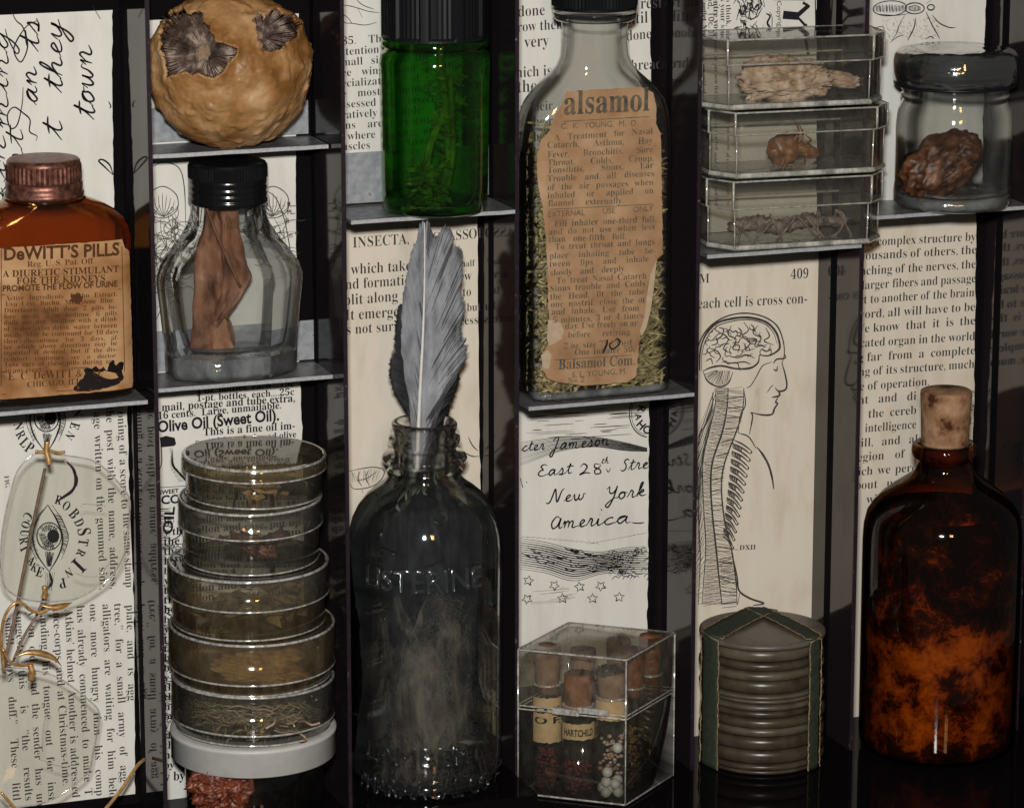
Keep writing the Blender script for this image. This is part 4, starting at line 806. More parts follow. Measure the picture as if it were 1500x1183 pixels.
# its dry contents
def ppt(px, py, Y): return at(px, py, Y)
def leafcone(name, pts_l, pts_r, Y, bulge, mat, label, cat, seed, extra=None, group=None):
    """A dry curled leaf: rows between two edges, bulging towards the viewer, crumpled."""
    n = len(pts_l)-1; vs = []; fs = []; m = 16; sl, sr = smooth([(a, b, 0) for a, b in pts_l], 6), smooth([(a, b, 0) for a, b in pts_r], 6); k = min(len(sl), len(sr))
    for i in range(k):
        A_, B_ = at(sl[i].x, sl[i].y, Y), at(sr[i].x, sr[i].y, Y)
        for j in range(m*2):
            a = math.pi*j/m; q = (1-math.cos(a))/2 if j <= m else (1-math.cos(a))/2
            p = A_.lerp(B_, q); nn = noise.fractal(Vector((p.x*.045, p.z*.03, seed+(0 if j <= m else 4))), .8, 2, 5); cr = abs(noise.noise((q*4.5+p.z*.012, p.z*.02, seed)))-.25
            p = p+Vector((3*nn, (-bulge if j < m else bulge*.6)*(math.sin(a if j < m else a-math.pi)**.6 if 0 < j < 2*m and j != m else 0)*(1+.9*nn)-9*cr*(1 if 0 < j < m else 0), 3*nn)); vs.append(p)
    for i in range(k-1):
        for j in range(m*2): jj = (j+1) % (m*2); fs.append((i*2*m+j, i*2*m+jj, (i+1)*2*m+jj, (i+1)*2*m+j))
    mb = MB().add(vs, fs, True); c = at(sum(p[0] for p in pts_l+pts_r)/(2*n+2), max(p[1] for p in pts_l+pts_r), Y)
    if extra: extra(mb)
    return single(mb, name, mat, label, cat, c, group)
leafcone('dry_leaf', [(300, 300), (293, 340), (285, 385), (283, 440), (282, 488), (274, 508)], [(318, 301), (330, 345), (342, 395), (346, 440), (334, 470), (342, 510)], YI, 10, 'leaf_brown', 'broad creased brown leaf standing in the octagonal bottle', 'dry leaf', 3)
leafcone('dry_leaf', [(322, 300), (322, 330), (324, 370), (326, 420), (312, 460)], [(346, 301), (350, 335), (362, 390), (366, 412), (318, 478)], YI-14, 8, 'leaf_brown', 'narrow folded brown leaf right of the broad one in the octagonal bottle', 'dry leaf', 11)
mb = MB().tube(smooth([at(302, 302, YI-30), at(312, 330, YI-31), at(330, 372, YI-33), at(352, 420, YI-34)], 5), 2.1, 6).tube(smooth([at(330, 462, YI-34), at(338, 475, YI-32), at(343, 504, YI-28)], 5), 1.8, 6)
single(mb, 'dry_stalk', 'stalk', 'thin reddish stalk leaning across the brown leaves in the octagonal bottle', 'stalk', at(352, 420, YI-34))

# ------------------------------------------------------------------ round plastic pots stacked in the second compartment
YPt = 48.0; XP = at(368, 900, YPt).x
def zp(py): return at(368, py, YPt).z
def pot(zlo, zhi, R, lidh, body_mat, lid_mat, label, cx, tilt=(0, 0), group='round clear pots in a stack'):
    o = Vector((at(cx, 900, YPt).x, YPt, zlo)); h = zhi-zlo
    t = thing('plastic_pot', label, 'pot', o, group, (tilt[0], tilt[1], random.uniform(0, 6)))
    b = MB().lathe([(.1, 2.2), (R-12, 2.2), (R-9.5, 3.2), (R-9, 6), (R-8.4, h-4)], n=80).lathe([(R-6.2, h-4), (R-6.6, 2), (R-8, .4), (R-14, .2), (.1, .2)], n=80).build('pot_body', body_mat, t)
    MB().lathe([(R-10, 2.6), (R-7.2, 3.4), (R-5.9, 2.2), (R-6.8, .3), (R-10, .1), (R-10, 2.6)], n=80).build('foot_rim', 'plastic_rim', b)
    l = MB().lathe([(R-3, h-lidh), (R-.6, h-lidh+.5), (R, h-lidh+3), (R-.6, h-3), (R-2.2, h-.6), (R-6, h), (.1, h)], n=80).lathe([(.1, h-2.4), (R-5, h-2.6), (R-3, h-lidh)], n=80).build('lid', lid_mat, t)
    MB().lathe([(R-4, h-lidh-.2), (R-.4, h-lidh-.6), (R+.5, h-lidh+1.2), (R-.2, h-lidh+2.6), (R-3.4, h-lidh+1.6), (R-4, h-lidh-.2)], n=80).lathe([(R-2.2, h-3.4), (R+.1, h-2.6), (R-1.4, h+.1), (R-6, h+.5), (R-2.2, h-3.4)], n=80).build('lid_rim', 'plastic_rim', l)
    return o
random.seed(31)
POT = [(722, 663, 105, 20, 'plastic', 'plastic_olive', 'small yellowish pot with ochre flakes at the top of the stack', 375), (815, 723, 105, 40, 'plastic', 'plastic', 'colourless pot with a twiggy crumb, second from the top of the stack', 369.5),
       (906, 817, 118, 47, 'plastic_olive', 'plastic', 'olive tinged pot with leaf bits, third from the top of the stack', 364.5), (984.5, 907, 122, 62, 'plastic_olive', 'plastic_olive', 'pot holding a papery husk, above the pot of curly fibres', 368), (1059.5, 985.5, 120, 60, 'plastic', 'plastic', 'pot of pale curly fibres resting on the white lid', 368)]
oP = [pot(zp(a)+.3, zp(b), R, lh, bm2, lm, lb, cx, (math.radians(random.uniform(.4, 1.2)), math.radians(random.uniform(-1.2, -.3)))) for a, b, R, lh, bm2, lm, lb, cx in POT]
# jar with the white lid
zt = zp(1060); oJ = Vector((XP, YPt, FLOOR+.3)); hj = zt-oJ.z; hl = zp(1060)-zp(1101)
t = thing('lidded_jar', 'clear jar with a broad white lid beneath the stack of pots', 'jar', oJ)
b = MB().lathe([(.1, 6), (90, 6), (97, 12), (98, hj-hl-4), (100, hj-hl-4), (101.5, hj-hl-8), (101, 12), (97, 2), (88, .3), (.1, .3)], n=80).flip().build('jar_body', 'glass_body', t)
MB().lathe([(100, hj-hl+2), (117, hj-hl-1), (121, hj-hl+2), (120.5, hj-8), (122.5, hj-6), (122, hj-2), (116, hj-.3), (.1, hj-.3)], n=96).build('white_lid', 'lid_white', t)
# contents of pots and jar
def bits(n, o, R, h, mk, seed, zo=5):
    random.seed(seed); mb = MB()
    for k in range(n):
        a = random.uniform(0, 6.28); r = R*math.sqrt(random.random()); c = Vector((o.x+r*math.cos(a), o.y+r*math.sin(a), o.z+zo+random.uniform(0, h)))
        mk(mb, c)
    for k, v in enumerate(mb.v):
        w = Vector((v.x-o.x, v.y-o.y)); m = w.length
        if m > 100 and R > 40: w *= 100/m; mb.v[k] = Vector((o.x+w.x, o.y+w.y, v.z))
    return mb
def flake(mb, c, s=(8, 16)):
    L = random.uniform(*s); a = Vector((random.uniform(-1, 1), random.uniform(-1, 1), random.uniform(-.35, .35))).normalized(); b = a.orthogonal().normalized()*L*random.uniform(.2, .5)
    n = a.cross(b).normalized()*.8; q = [c-a*L*.5, c+b*.5-a*L*.1, c+a*L*.5, c-b*.6+a*L*.1]
    mb.add([p-n for p in q]+[p+n for p in q], [(0, 3, 2, 1), (4, 5, 6, 7), (0, 1, 5, 4), (1, 2, 6, 5), (2, 3, 7, 6), (3, 0, 4, 7)])
def curl(mb, c, r=(.7, 1.4), L=(30, 70)):
    l = random.uniform(*L); a = random.uniform(0, 6.28); pts = [c]; q = c
    for k in range(5):
        a += random.uniform(-1, 1); q = q+Vector((math.cos(a)*l/5, math.sin(a)*l/5, random.uniform(-5, 5))); pts.append(q)
    mb.tube(smooth(pts, 4), random.uniform(*r), 5)
single(bits(26, oP[0], 58, 12, lambda m, c: flake(m, c, (14, 34)), 41), 'ochre_flakes', 'yellow_bits', 'ochre brown flakes lying in the small yellowish pot', 'flakes', oP[0], kind='stuff')
c1 = oP[1]+Vector((-6, -30, 26)); mb = MB().blob(c1, (34, 22, 12), 4, .5, 3, 5, Matrix.Rotation(.5, 3, 'Y')).blob(c1+Vector((30, -4, 4)), (24, 16, 10), 4, .5, 3.4, 8, Matrix.Rotation(-.5, 3, 'Y')).tube([c1+Vector((-50, 0, 18)), c1+Vector((-14, -10, -2)), c1+Vector((2, -12, -16))], 3, 6).tube([c1+Vector((44, 0, 14)), c1+Vector((16, -10, -6)), c1+Vector((2, -12, -16))], 2.6, 6)
single(mb, 'twig_crumb', 'walnut', 'forked brown twiggy crumb in the colourless pot', 'twig', oP[1]+Vector((0, -30, 3)))
single(bits(46, oP[2], 88, 40, lambda m, c: flake(m, c, (18, 44)), 43), 'olive_leaf_flakes', 'olive_bits', 'olive brown leaf flakes filling the third pot from the top', 'flakes', oP[2], kind='stuff')
c3 = oP[3]+Vector((-8, -68, 24)); mb = MB().blob(c3, (66, 28, 20), 5, .35, 2.6, 6, Matrix.Rotation(.22, 3, 'Y')).blob(c3+Vector((20, 10, 16)), (46, 24, 12), 4, .35, 2.6, 16).tube(smooth([c3+Vector((34, -16, -4)), c3+Vector((52, -20, -4)), c3+Vector((70, -24, -14))], 4), [3.4]*9, 6)
single(mb, 'papery_husk', 'tan_husk', 'tan papery husk with a short stem in the pot above the fibres', 'husk', oP[3]+Vector((0, -40, 3)))
single(bits(250, oP[4], 90, 30, curl, 45), 'curly_fibres', 'herb', 'tangle of thin brown curly fibres in the pot on the white lid', 'fibres', oP[4], kind='stuff')
single(bits(26, oP[4]+Vector((0, -66, 0)), 34, 24, lambda m, c: curl(m, c, (1.2, 2), (40, 80)), 46, 12), 'pale_curled_roots', 'tan_husk', 'pale curled rootlets pressed against the front of the fibre pot', 'fibres', oP[4]+Vector((0, -60, 0)), kind='stuff')
cJ = at(335, 1148, -12); single(MB().blob(cJ, (56, 34, 46), 6, .20, 4.5, 3), 'russet_lump', 'red_bits', 'large russet crusted lump in the white lidded jar', 'lump', cJ-Vector((0, 0, 40)))
cK = at(425, 1134, 30); single(MB().blob(cK, (40, 24, 22), 4, .4, 2, 9), 'russet_lump', 'leaf_brown', 'smaller smooth brown lump right of the crusted one in the jar', 'lump', cK-Vector((0, 0, 20)))

# ------------------------------------------------------------------ green bottle
YV = 38.0
oV = Vector((at(637, 200, YV).x, YV, zS['3']+.4)); zv = lambda py: at(637, py, YV).z-oV.z
t = thing('green_bottle', 'dark green glass bottle with a faceted black cap', 'bottle', oV)
MB().lathe([(.1, .3), (66, .3), (73, 3), (75.5, 9), (77, 40), (78.5, zv(110)), (79.5, zv(90)), (78, zv(78)), (72, zv(72)), (71, zv(69)), (77, zv(66)), (78, zv(61)), (76, zv(56)), (66, zv(54))], n=80, wob=1).build('glass_body', 'glass_green', t)
MB().lathe([(.1, 12), (60, 12), (68, 16), (70, 40), (71.5, zv(110)), (72, zv(90)), (70, zv(80)), (64, zv(74)), (63, zv(54))], n=80, wob=1.5).flip().build('inner_wall', 'glass_green', t)
cp = MB(); n = 128; secs = []
for z, k in ((zv(54), 0), (zv(51), .3), (zv(48), 1), (zv(-40), 1)):
    s_ = []
    for i in range(n):
        a = 6.2831853*i/n; w = (a/(6.2831853/9)) % 1; flat = 76-3.2*k*(1 if .14 < w < .86 else 0)-(.9*k if .14 < w < .86 and i % 2 else 0); s_.append((flat*math.cos(a), flat*math.sin(a), z))
    secs.append(s_)
cp.loft(secs, (False, True), False).build('faceted_cap', 'black_matte', t)
random.seed(51); mb = MB()
for k in range(4):
    x = random.uniform(-16, 8); mb.tube(smooth([oV+Vector((x, random.uniform(-30, 0), 10)), oV+Vector((x+random.uniform(-14, 14), -24, 90)), oV+Vector((random.uniform(-16, 30), -16, random.uniform(150, 235)))], 6), random.uniform(1.5, 6), 6)
for k in range(110):
    a = random.uniform(-.5, .5); flake(mb, oV+Vector((random.uniform(-50, 8), random.uniform(-50, 0), random.uniform(10, 75))), (10, 26))
for k in range(90): flake(mb, oV+Vector((random.uniform(-14, 36), random.uniform(-46, 0), random.uniform(80, 220))), (8, 22))
single(mb, 'dried_plant', 'herb_green', 'dried leafy stems standing inside the green bottle', 'dried plant', oV+Vector((0, -20, 8)))

# ------------------------------------------------------------------ clear embossed bottle with the feathers
YL = 28.0; ZPL = FLOOR+30
MB().box((PX[2]+.5, -100, FLOOR+.5), (PX[3]-TH-1.5, D-1, ZPL)).build('plinth', 'floor', cab, (0, D, FLOOR))
oL = Vector((at(623, 900, YL).x, YL, ZPL+.4)); zl = lambda py: at(623, py, YL).z-oL.z
t = thing('embossed_bottle', 'tall dusty clear bottle with raised lettering, feathers standing in its mouth', 'bottle', oL)
prof = [(.1, 1), (88, 1), (101, 5), (109, 14), (112.5, 30), (113, 60), (113.5, zl(900)), (114, zl(800)), (112, zl(776)), (107, zl(757)), (98, zl(739)), (86, zl(724)), (72, zl(712)), (61, zl(704)), (56, zl(699)), (54, zl(694)), (56, zl(689)), (52, zl(684)), (50, zl(679)), (60, zl(675)), (63, zl(669)), (60, zl(663)), (47, zl(660)), (46, zl(654)), (51, zl(650)), (53, zl(643)), (52, zl(637)), (46, zl(634)), (46, zl(630)), (48, zl(627)), (48.5, zl(620)), (46, zl(616)), (40, zl(616)), (38, zl(625)), (38, zl(690))]
bL = MB().lathe(prof[1:21], n=96, wob=.6).build('glass_body', 'glass_smoke', t)
MB().lathe([(max(20, a-7), z) for a, z in prof[4:17]], n=96, wob=1).flip().build('inner_wall', 'glass_smoke', bL)
MB().lathe(prof[19:], n=96).build('neck_and_lip', 'glass_clear', bL)
MB().lathe([(.1, 4), (60, 8), (92, 3), (106, 9), (108, 22), (98, 20), (60, 18), (.1, 22)], n=96).build('thick_base', 'glass_base', bL)
def emboss(s, zb, h, ang0, ang1, R):
    c = bpy.data.curves.new('lettering', 'FONT'); c.body = s; c.size = 1; c.extrude = .015; c.bevel_depth = .016; c.bevel_resolution = 2; c.resolution_u = 3
    ob = bpy.data.objects.new('lettering', c); me = ob.to_mesh(); v = [p.co.copy() for p in me.vertices]; f = [tuple(p.vertices) for p in me.polygons]
    ob.to_mesh_clear(); bpy.data.objects.remove(ob); bpy.data.curves.remove(c)
    a, b = min(p.x for p in v), max(p.x for p in v); vs = []
    for p in v:
        an = ang0+(ang1-ang0)*(p.x-a)/(b-a); rr = R+p.z*h*1.1; vs.append((math.sin(an)*rr, -math.cos(an)*rr, zb+p.y*h))
    MB().add(vs, f, True).build('raised_lettering', 'glass_relief', bL)
YAWN = -YAW
emboss('LISTERINE', zl(836), 46, YAWN-.82, YAWN+.82, 114); emboss('LAMBERT', zl(1086), 40, YAWN-.85, YAWN+.85, 113); emboss('PHARMACAL CO', zl(1133), 40, YAWN-1.0, YAWN+1.0, 112.6)
# feathers
def feather(name, mat, label, spine, left, right, Y, cup, seed, quillmat='quill', loc=None):
    """Vanes between the shaft and each edge, in barbs that part at the edge."""
    c = at(*spine[-1], Y); t = thing(name, label, 'feather', c, 'feathers standing in the embossed bottle')
    sp_ = smooth([(x, y, 0) for x, y in spine], 12); n = len(sp_)
    for side, edge in ((-1, left), (1, right)):
        ed = smooth([(x, y, 0) for x, y in edge], 40); mb = MB(); vs = []; fs = []; m = 10
        def on(pl, s): s *= len(pl)-1; i = min(int(s), len(pl)-2); return pl[i].lerp(pl[i+1], s-i)
        rows = 430
        for i in range(rows):                                       # one narrow curved barb per row, hooked to its neighbours
            s = i/rows; a = on(sp_, min(1, s*.84+.16)); clump = noise.noise((s*16, seed+3, side)); tuft = noise.noise((s*70, seed, side))
            b = on(ed, min(1, max(0, s+.012*tuft+.02*clump))); reach = 1+.05*clump+.055*tuft-.16*max(0, noise.noise((s*11, seed+7, side))-.3)+random.uniform(-.02, .02)
            yo = random.uniform(-.28, .28)+.2*(i % 2); o = len(vs); d = Vector((b.y-a.y, a.x-b.x, 0)); d = d.normalized() if d.length else Vector((0, 1, 0))
            for j in range(m+1):
                q = j/m; p = a.lerp(b, q*reach); p.y += -7*math.sin(q*2.2)*(1 if side else 0)+3.2*q*q*clump*4; h = (1.0+.5*q)*(1-.8*q**6)
                bow = cup*(q*q)*(1 if side > 0 else .7)+yo*q+1.4*noise.noise((s*22, q*1.2, seed))-(2.5*math.sin(q*3.1))
                vs += [at(p.x+d.x*h, p.y+d.y*h, Y+bow)-c, at(p.x-d.x*h, p.y-d.y*h, Y+bow+.55)-c]
            fs += [(o+2*j, o+2*j+1, o+2*j+3, o+2*j+2) for j in range(m)]
        vv = MB().add(vs, fs, True).build('vane', mat, t)
        so = vv.modifiers.new('thickness', 'SOLIDIFY'); so.thickness = .35*S
    pts = [at(p.x, p.y, Y-2.2)-c for p in sp_]
    MB().tube(pts, [.7+2.9*(i/(n-1)) for i in range(n)], 8).build('shaft', quillmat, t)
    return t
feather('grey_feather', 'feather', 'pale grey feather with white shaft and a notched tip', [(622, 326), (622, 400), (620, 480), (616, 560), (613, 625), (611, 690)],
        [(620, 322), (612, 350), (603, 376), (596, 410), (590, 450), (588, 500), (592, 550), (600, 600), (604, 690)], [(626, 322), (634, 345), (655, 340), (664, 352), (662, 375), (674, 366), (679, 400), (681, 450), (677, 490), (684, 515), (676, 545), (655, 585), (640, 625), (622, 690)], YL-8, 9, 1)
feather('dark_feather', 'feather_dark', 'charcoal feather standing behind the pale grey one', [(640, 440), (634, 500), (628, 560), (624, 625), (620, 690)],
        [(636, 420), (606, 440), (584, 455), (578, 500), (570, 545), (576, 575), (590, 600), (602, 625), (608, 690)], [(645, 420), (668, 450), (676, 500), (674, 550), (664, 590), (652, 625), (634, 690)], YL+14, 6, 5, 'stalk')
random.seed(61)
def inner_feather(a0, a1, ztop, zbot, R, mat, label, seed):
    """A feather pressed round the inside of the bottle: shaft along its middle, barbs slanting to a frayed edge."""
    c = oL+Vector((math.sin((a0+a1)/2)*R, math.cos((a0+a1)/2)*R, zbot)); t = thing('dark_feather', label, 'feather', c, 'feathers inside the embossed bottle'); vs = []; fs = []; n, m = 90, 26
    for i in range(n+1):
        s_ = i/n
        for j in range(m+1):
            q = j/m*2-1; w = math.sin(min(1, s_*1.25+.12)*math.pi*.5)*(1-.5*max(0, s_-.75)*4*.5); a = (a0+a1)/2+(a1-a0)/2*q*w*(1+.06*noise.noise((s_*30, q, seed)))
            z = ztop+(zbot-ztop)*s_+26*abs(q)+3*noise.noise((s_*20, q*2, seed)); rr = min(R+5*noise.noise((s_*9, q*4, seed)), 109)
            f_ = min(1, max(.30, ((oL.z+zl(705))-(oL.z+z))/95+.30)); vs.append(oL+Vector((math.sin(a)*rr*f_, math.cos(a)*rr*f_, z))-c)
    for i in range(n):
        for j in range(m):
            if abs(j-m/2) > 5 and noise.noise((i*.5, seed, j > m/2)) > .42: continue
            k = i*(m+1)+j; fs.append((k, k+1, k+m+2, k+m+1))
    MB().add(vs, fs, True).build('vane', mat, t)
    MB().tube([Vector(vs[i*(m+1)+m//2])*1.0 for i in range(n+1)], [1+1.6*i/n for i in range(n+1)], 6).build('shaft', 'feather_dark', t)
inner_feather(-1.75, .35, zl(716), zl(1120), 100, 'feather_dark', 'broad charcoal feather curled along the left inside wall of the embossed bottle', 3)
inner_feather(-.35, 1.85, zl(722), zl(1110), 96, 'feather_dark', 'broad charcoal feather curled along the right inside wall of the embossed bottle', 8)
inner_feather(-1.0, 1.0, zl(740), zl(1150), 84, 'feather_dark', 'narrow charcoal feather between the two broad ones in the embossed bottle', 14)
mb = MB()
for k in range(9000):
    s_ = random.random()**.75; a = random.gauss(0, .6); x = oL.x+10+a*(26+52*s_)-26*max(0, s_-.5); z = oL.z+zl(860)-s_*(zl(860)-zl(1128)); y = YL-34+random.uniform(-40, 26)*(.4+.6*s_)
    q = noise.noise((x*.03, y*.03, z*.018))
    if abs(x-oL.x) > 94 or q < -.35+.5*random.random(): continue
    c = Vector((x, y, z)); w_ = 3*noise.noise((x*.02, y*.02, z*.02)); d = Vector((math.sin(w_)*9+random.gauss(0, 4), random.uniform(-5, 5), -math.cos(w_)*9+random.gauss(0, 4)))
    mb.tube([c, c+d*.5+Vector((random.uniform(-3, 3), random.uniform(-3, 3), random.uniform(-3, 3))), c+d], random.uniform(.10, .24), 3)
for k, (a0, a1, z0, z1, R_) in enumerate(((-1.25, .35, 850, 1120, 92), (-.55, .95, 825, 1105, 84), (-.95, .75, 890, 1135, 66), (-.15, 1.05, 870, 1090, 98))):
    vs = []; fs = []; n, m = 40, 30; c = oL+Vector((math.sin((a0+a1)/2-YAW)*R_, -math.cos((a0+a1)/2-YAW)*R_, zl(z1)))
    for i_ in range(n+1):
        for j_ in range(m+1):
            q = j_/m*2-1; s_ = i_/n; w_ = math.sin(max(.06, min(1, s_*1.5))*1.5708)*(1 if s_ < .7 else 1-.6*(s_-.7)/.3)
            a = (a0+a1)/2+(a1-a0)/2*q*w_*(1+.25*noise.noise((s_*7, q, k)))-YAW; rr = R_+8*noise.noise((s_*4, q*2, k+5)); vs.append(oL+Vector((math.sin(a)*rr, -math.cos(a)*rr, zl(z0+(z1-z0)*s_)+7*noise.noise((q*5, s_, k))))-c)
    for i_ in range(n):
        for j_ in range(m): o_ = i_*(m+1)+j_; fs.append((o_, o_+1, o_+m+2, o_+m+1))
    o_ = MB().add(vs, fs, True).build('downy_feather', 'down_veil', None); o_.location = c*S
    tag(o_, ('wide downy brownish veil at the lower left inside the embossed bottle', 'tall downy veil in the middle of the embossed bottle', 'inner downy veil nearest the axis of the embossed bottle', 'narrow downy veil at the right inside the embossed bottle')[k], 'feather', 'downy feathers inside the embossed bottle')
single(mb, 'feather_down', 'down', 'greyish brown downy barbs inside the embossed bottle', 'down', oL+Vector((0, 0, 60)), kind='stuff')
# ------------------------------------------------------------------ tan labelled medicine bottle of herbs
YH = 58.0; HB = 50
oH = Vector((at(868, 560, YH).x, YH, zS['4']+.4)); zh = lambda py: at(866, py, YH).z-oH.z
t = thing('medicine_bottle', 'tall clear flat sided bottle of dried herb with a torn tan label', 'bottle', oH)
pr = [(96, 1, 40), (106, 3, 47), (110, 8, HB), (111, 20, HB)]+[(111, z, HB) for z in range(50, int(zh(205)), 40)]+[(111, zh(190), HB), (109, zh(166), 49), (103, zh(146), 48), (93, zh(131), 46), (80, zh(118), 44), (67, zh(106), 43.5), (57, zh(94), 43.5), (51, zh(80), 44), (49, zh(66), 45.5), (48.5, zh(45), 47), (49, zh(31), 48.5)]
def eb(z): return 6 if z < zh(200) else max(2, 6-4*(z-zh(200))/(zh(95)-zh(200)))
b = MB().loft([srect(w, d, z, eb(z), 72) for w, z, d in pr], (True, False)).build('glass_body', 'glass_body', t)
MB().loft([srect(w-5, d-5, max(z, 12), eb(z), 72) for w, z, d in pr[3:]]).flip().build('inner_wall', 'glass_body', b)
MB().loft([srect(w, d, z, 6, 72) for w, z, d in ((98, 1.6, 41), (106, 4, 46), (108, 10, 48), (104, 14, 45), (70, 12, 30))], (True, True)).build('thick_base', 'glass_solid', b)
MB().lathe([(49, zh(30)), (57, zh(29)), (61, zh(25)), (61.5, zh(18)), (60, zh(13)), (50, zh(11))], n=80).build('lip', 'glass_clear', b)
secs = [[((62+(1.1 if i % 2 else 0)*k)*math.cos(6.2831853*i/144), (62+(1.1 if i % 2 else 0)*k)*math.sin(6.2831853*i/144), z) for i in range(144)] for z, k in ((zh(12), 0), (zh(8), 0), (zh(7), 1), (zh(-45), 1))]
MB().loft(secs, (True, True), False).build('screw_cap', 'black_cap', t)
yF = YH-HB
def at_h(px, py): P = at(px, py, yF-1); return P.x-oH.x, P.z-oH.z
Lp = [(830, 132), (822, 155), (808, 180), (806, 192), (792, 206), (786, 235), (788, 270), (794, 300), (799, 340), (802, 395), (803, 450), (806, 475), (804, 500), (795, 520), (794, 540), (802, 554), (818, 560), (850, 564)]
Rp = [(940, 128), (957, 136), (962, 158), (961, 182), (968, 196), (969, 240), (970, 300), (971, 372), (962, 380), (956, 400), (953, 450), (948, 478), (938, 492), (935, 520), (932, 552), (918, 562), (904, 564)]
zb_, zt_ = at_h(868, 564)[1], at_h(880, 131)[1]
def tz(p): x, z = at_h(*p); return (max(0, min(1, (z-zb_)/(zt_-zb_))), x)
lab = row_sheet(sorted(tz(p) for p in Lp), sorted(tz(p) for p in Rp), zb_, zt_, lambda x, z: -HB-.8, 150, 20, 1.6, 3).build('paper_label', 'label_tan', t)
for poly in ([(803, 468), (812, 470), (822, 474), (826, 486), (822, 497), (812, 503), (804, 506), (801, 496)], [(953, 400), (962, 380), (958, 420), (953, 455), (946, 482), (940, 492), (937, 485), (944, 465), (948, 430)], [(792, 520), (802, 512), (808, 520), (804, 540), (796, 540)]):
    MB().add([(at_h(*p)[0], -HB-1.3, at_h(*p)[1]) for p in poly], [tuple(range(len(poly)))]).build('torn_patch', 'label_torn', lab)
ink = Ink(yF-.8, .9)
ink.text('alsamol', (826, 168), (951, 162), 'bold', 1.25)
for s, x0, y0, x1, y1, st in (('C. K. YOUNG, M. D.', 822, 189, 934, 184, 'sans'), ('A Treatment for Nasal', 812, 206, 956, 196, 'serif'), ('Catarrh,  Asthma,  Hay', 802, 217, 956, 210, 'serif'), ('Fever, Bronchitis, Sore', 802, 231, 956, 223, 'serif'), ('Throat, Colds, Croup,', 802, 243, 957, 236, 'serif'), ('Tonsilitis, Sinus, Ear', 802, 254, 957, 246, 'serif'), ('Trouble and all diseases', 802, 266, 958, 258, 'serif'), ('of the air passages when', 802, 279, 957, 271, 'serif'), ('inhaled or applied on', 802, 291, 957, 283, 'serif'), ('flannel externally.', 803, 302, 913, 298, 'serif'),
        ('EXTERNAL USE ONLY', 803, 318, 957, 309, 'sans'), ('Fill inhaler one-third full', 812, 332, 958, 325, 'serif'), ('and do not use when less', 804, 344, 959, 336, 'serif'), ('than one-fifth full.', 804, 355, 917, 350, 'serif'), ('To treat throat and lungs', 813, 366, 959, 358, 'serif'), ('place inhaling tube be-', 805, 379, 960, 371, 'serif'), ('tween lips and inhale', 805, 391, 950, 383, 'serif'), ('slowly and deeply.', 806, 404, 917, 397, 'serif'), ('To treat Nasal Catarrh', 815, 415, 947, 408, 'serif'), ('Sinus trouble and Colds', 806, 427, 945, 419, 'serif'), ('the Head, fit the tube', 806, 439, 944, 431, 'serif'), ('one nostril, close the ot', 807, 450, 945, 443, 'serif'), ('and inhale. Use from', 808, 461, 936, 455, 'serif'), ('5 minutes, 3 or 4 times', 810, 473, 942, 466, 'serif'), ('day. Use freely on ar', 828, 482, 934, 477, 'serif'), ('before retiring.', 832, 495, 925, 490, 'serif'), ('2 oz. size 75c. Post', 826, 511, 926, 505, 'serif'), ('One Inhaler 50c', 842, 520, 932, 515, 'serif')):
    ink.text(s, (x0, y0), (x1, y1), st, size=13.5 if st == 'serif' else 12)
ink.text('Balsamol Com.', (818, 541), (930, 534), 'bold', 1.2).text('S. L. YOUNG, M.', (838, 553), (918, 547), 'sans', 1).text('No. 2', (832, 561), (856, 559), 'serif', 1)
for p in (((826, 178), (952, 171)), ((803, 307), (957, 299)), ((812, 527), (926, 520))): ink.stroke(p, .9, False, taper=False)
ink.build('label_print', 'ink_green', lab, oH)
ink = Ink(yF-.8, 1.4).stroke([(890, 497), (888, 506), (883, 517)], 3.4).stroke([(900, 499), (905, 496), (908, 502), (903, 508), (896, 511), (893, 505), (899, 499)], 2.4)
ink.build('pen_price', 'ink', lab, oH)
random.seed(71); mb = MB()
for k in range(2600):
    x = random.uniform(-100, 100); f = (zh(178)-14); z = 14+f*random.random(); x *= 1 if z < zh(215) else .82
    y = random.choice((-1, -1, -1, 0))*random.uniform(28, 41)+random.uniform(-2, 4)
    if z > zh(215)+12*noise.noise((x*.05, 1, 1)) and random.random() < .45: continue
    L = random.uniform(14, 40); a = random.gauss(.25, .7); d = Vector((math.cos(a)*L*.5, random.uniform(-4, 4), math.sin(a)*L*.5)); c = Vector((x, y, z))
    c.x = max(-100+abs(d.x), min(100-abs(d.x), c.x)); q = [c-d, c+Vector((0, 0, random.uniform(-2, 2))), c+d]
    mb.tube(q, [random.uniform(1.2, 2.4), random.uniform(1.8, 3.6), .9], 4)
mb.v = [p+oH for p in mb.v]
single(mb, 'dried_herb', 'herb', 'olive green needle like dried herb filling the tan labelled bottle', 'dried herb', oH+Vector((0, 0, 14)), kind='stuff')

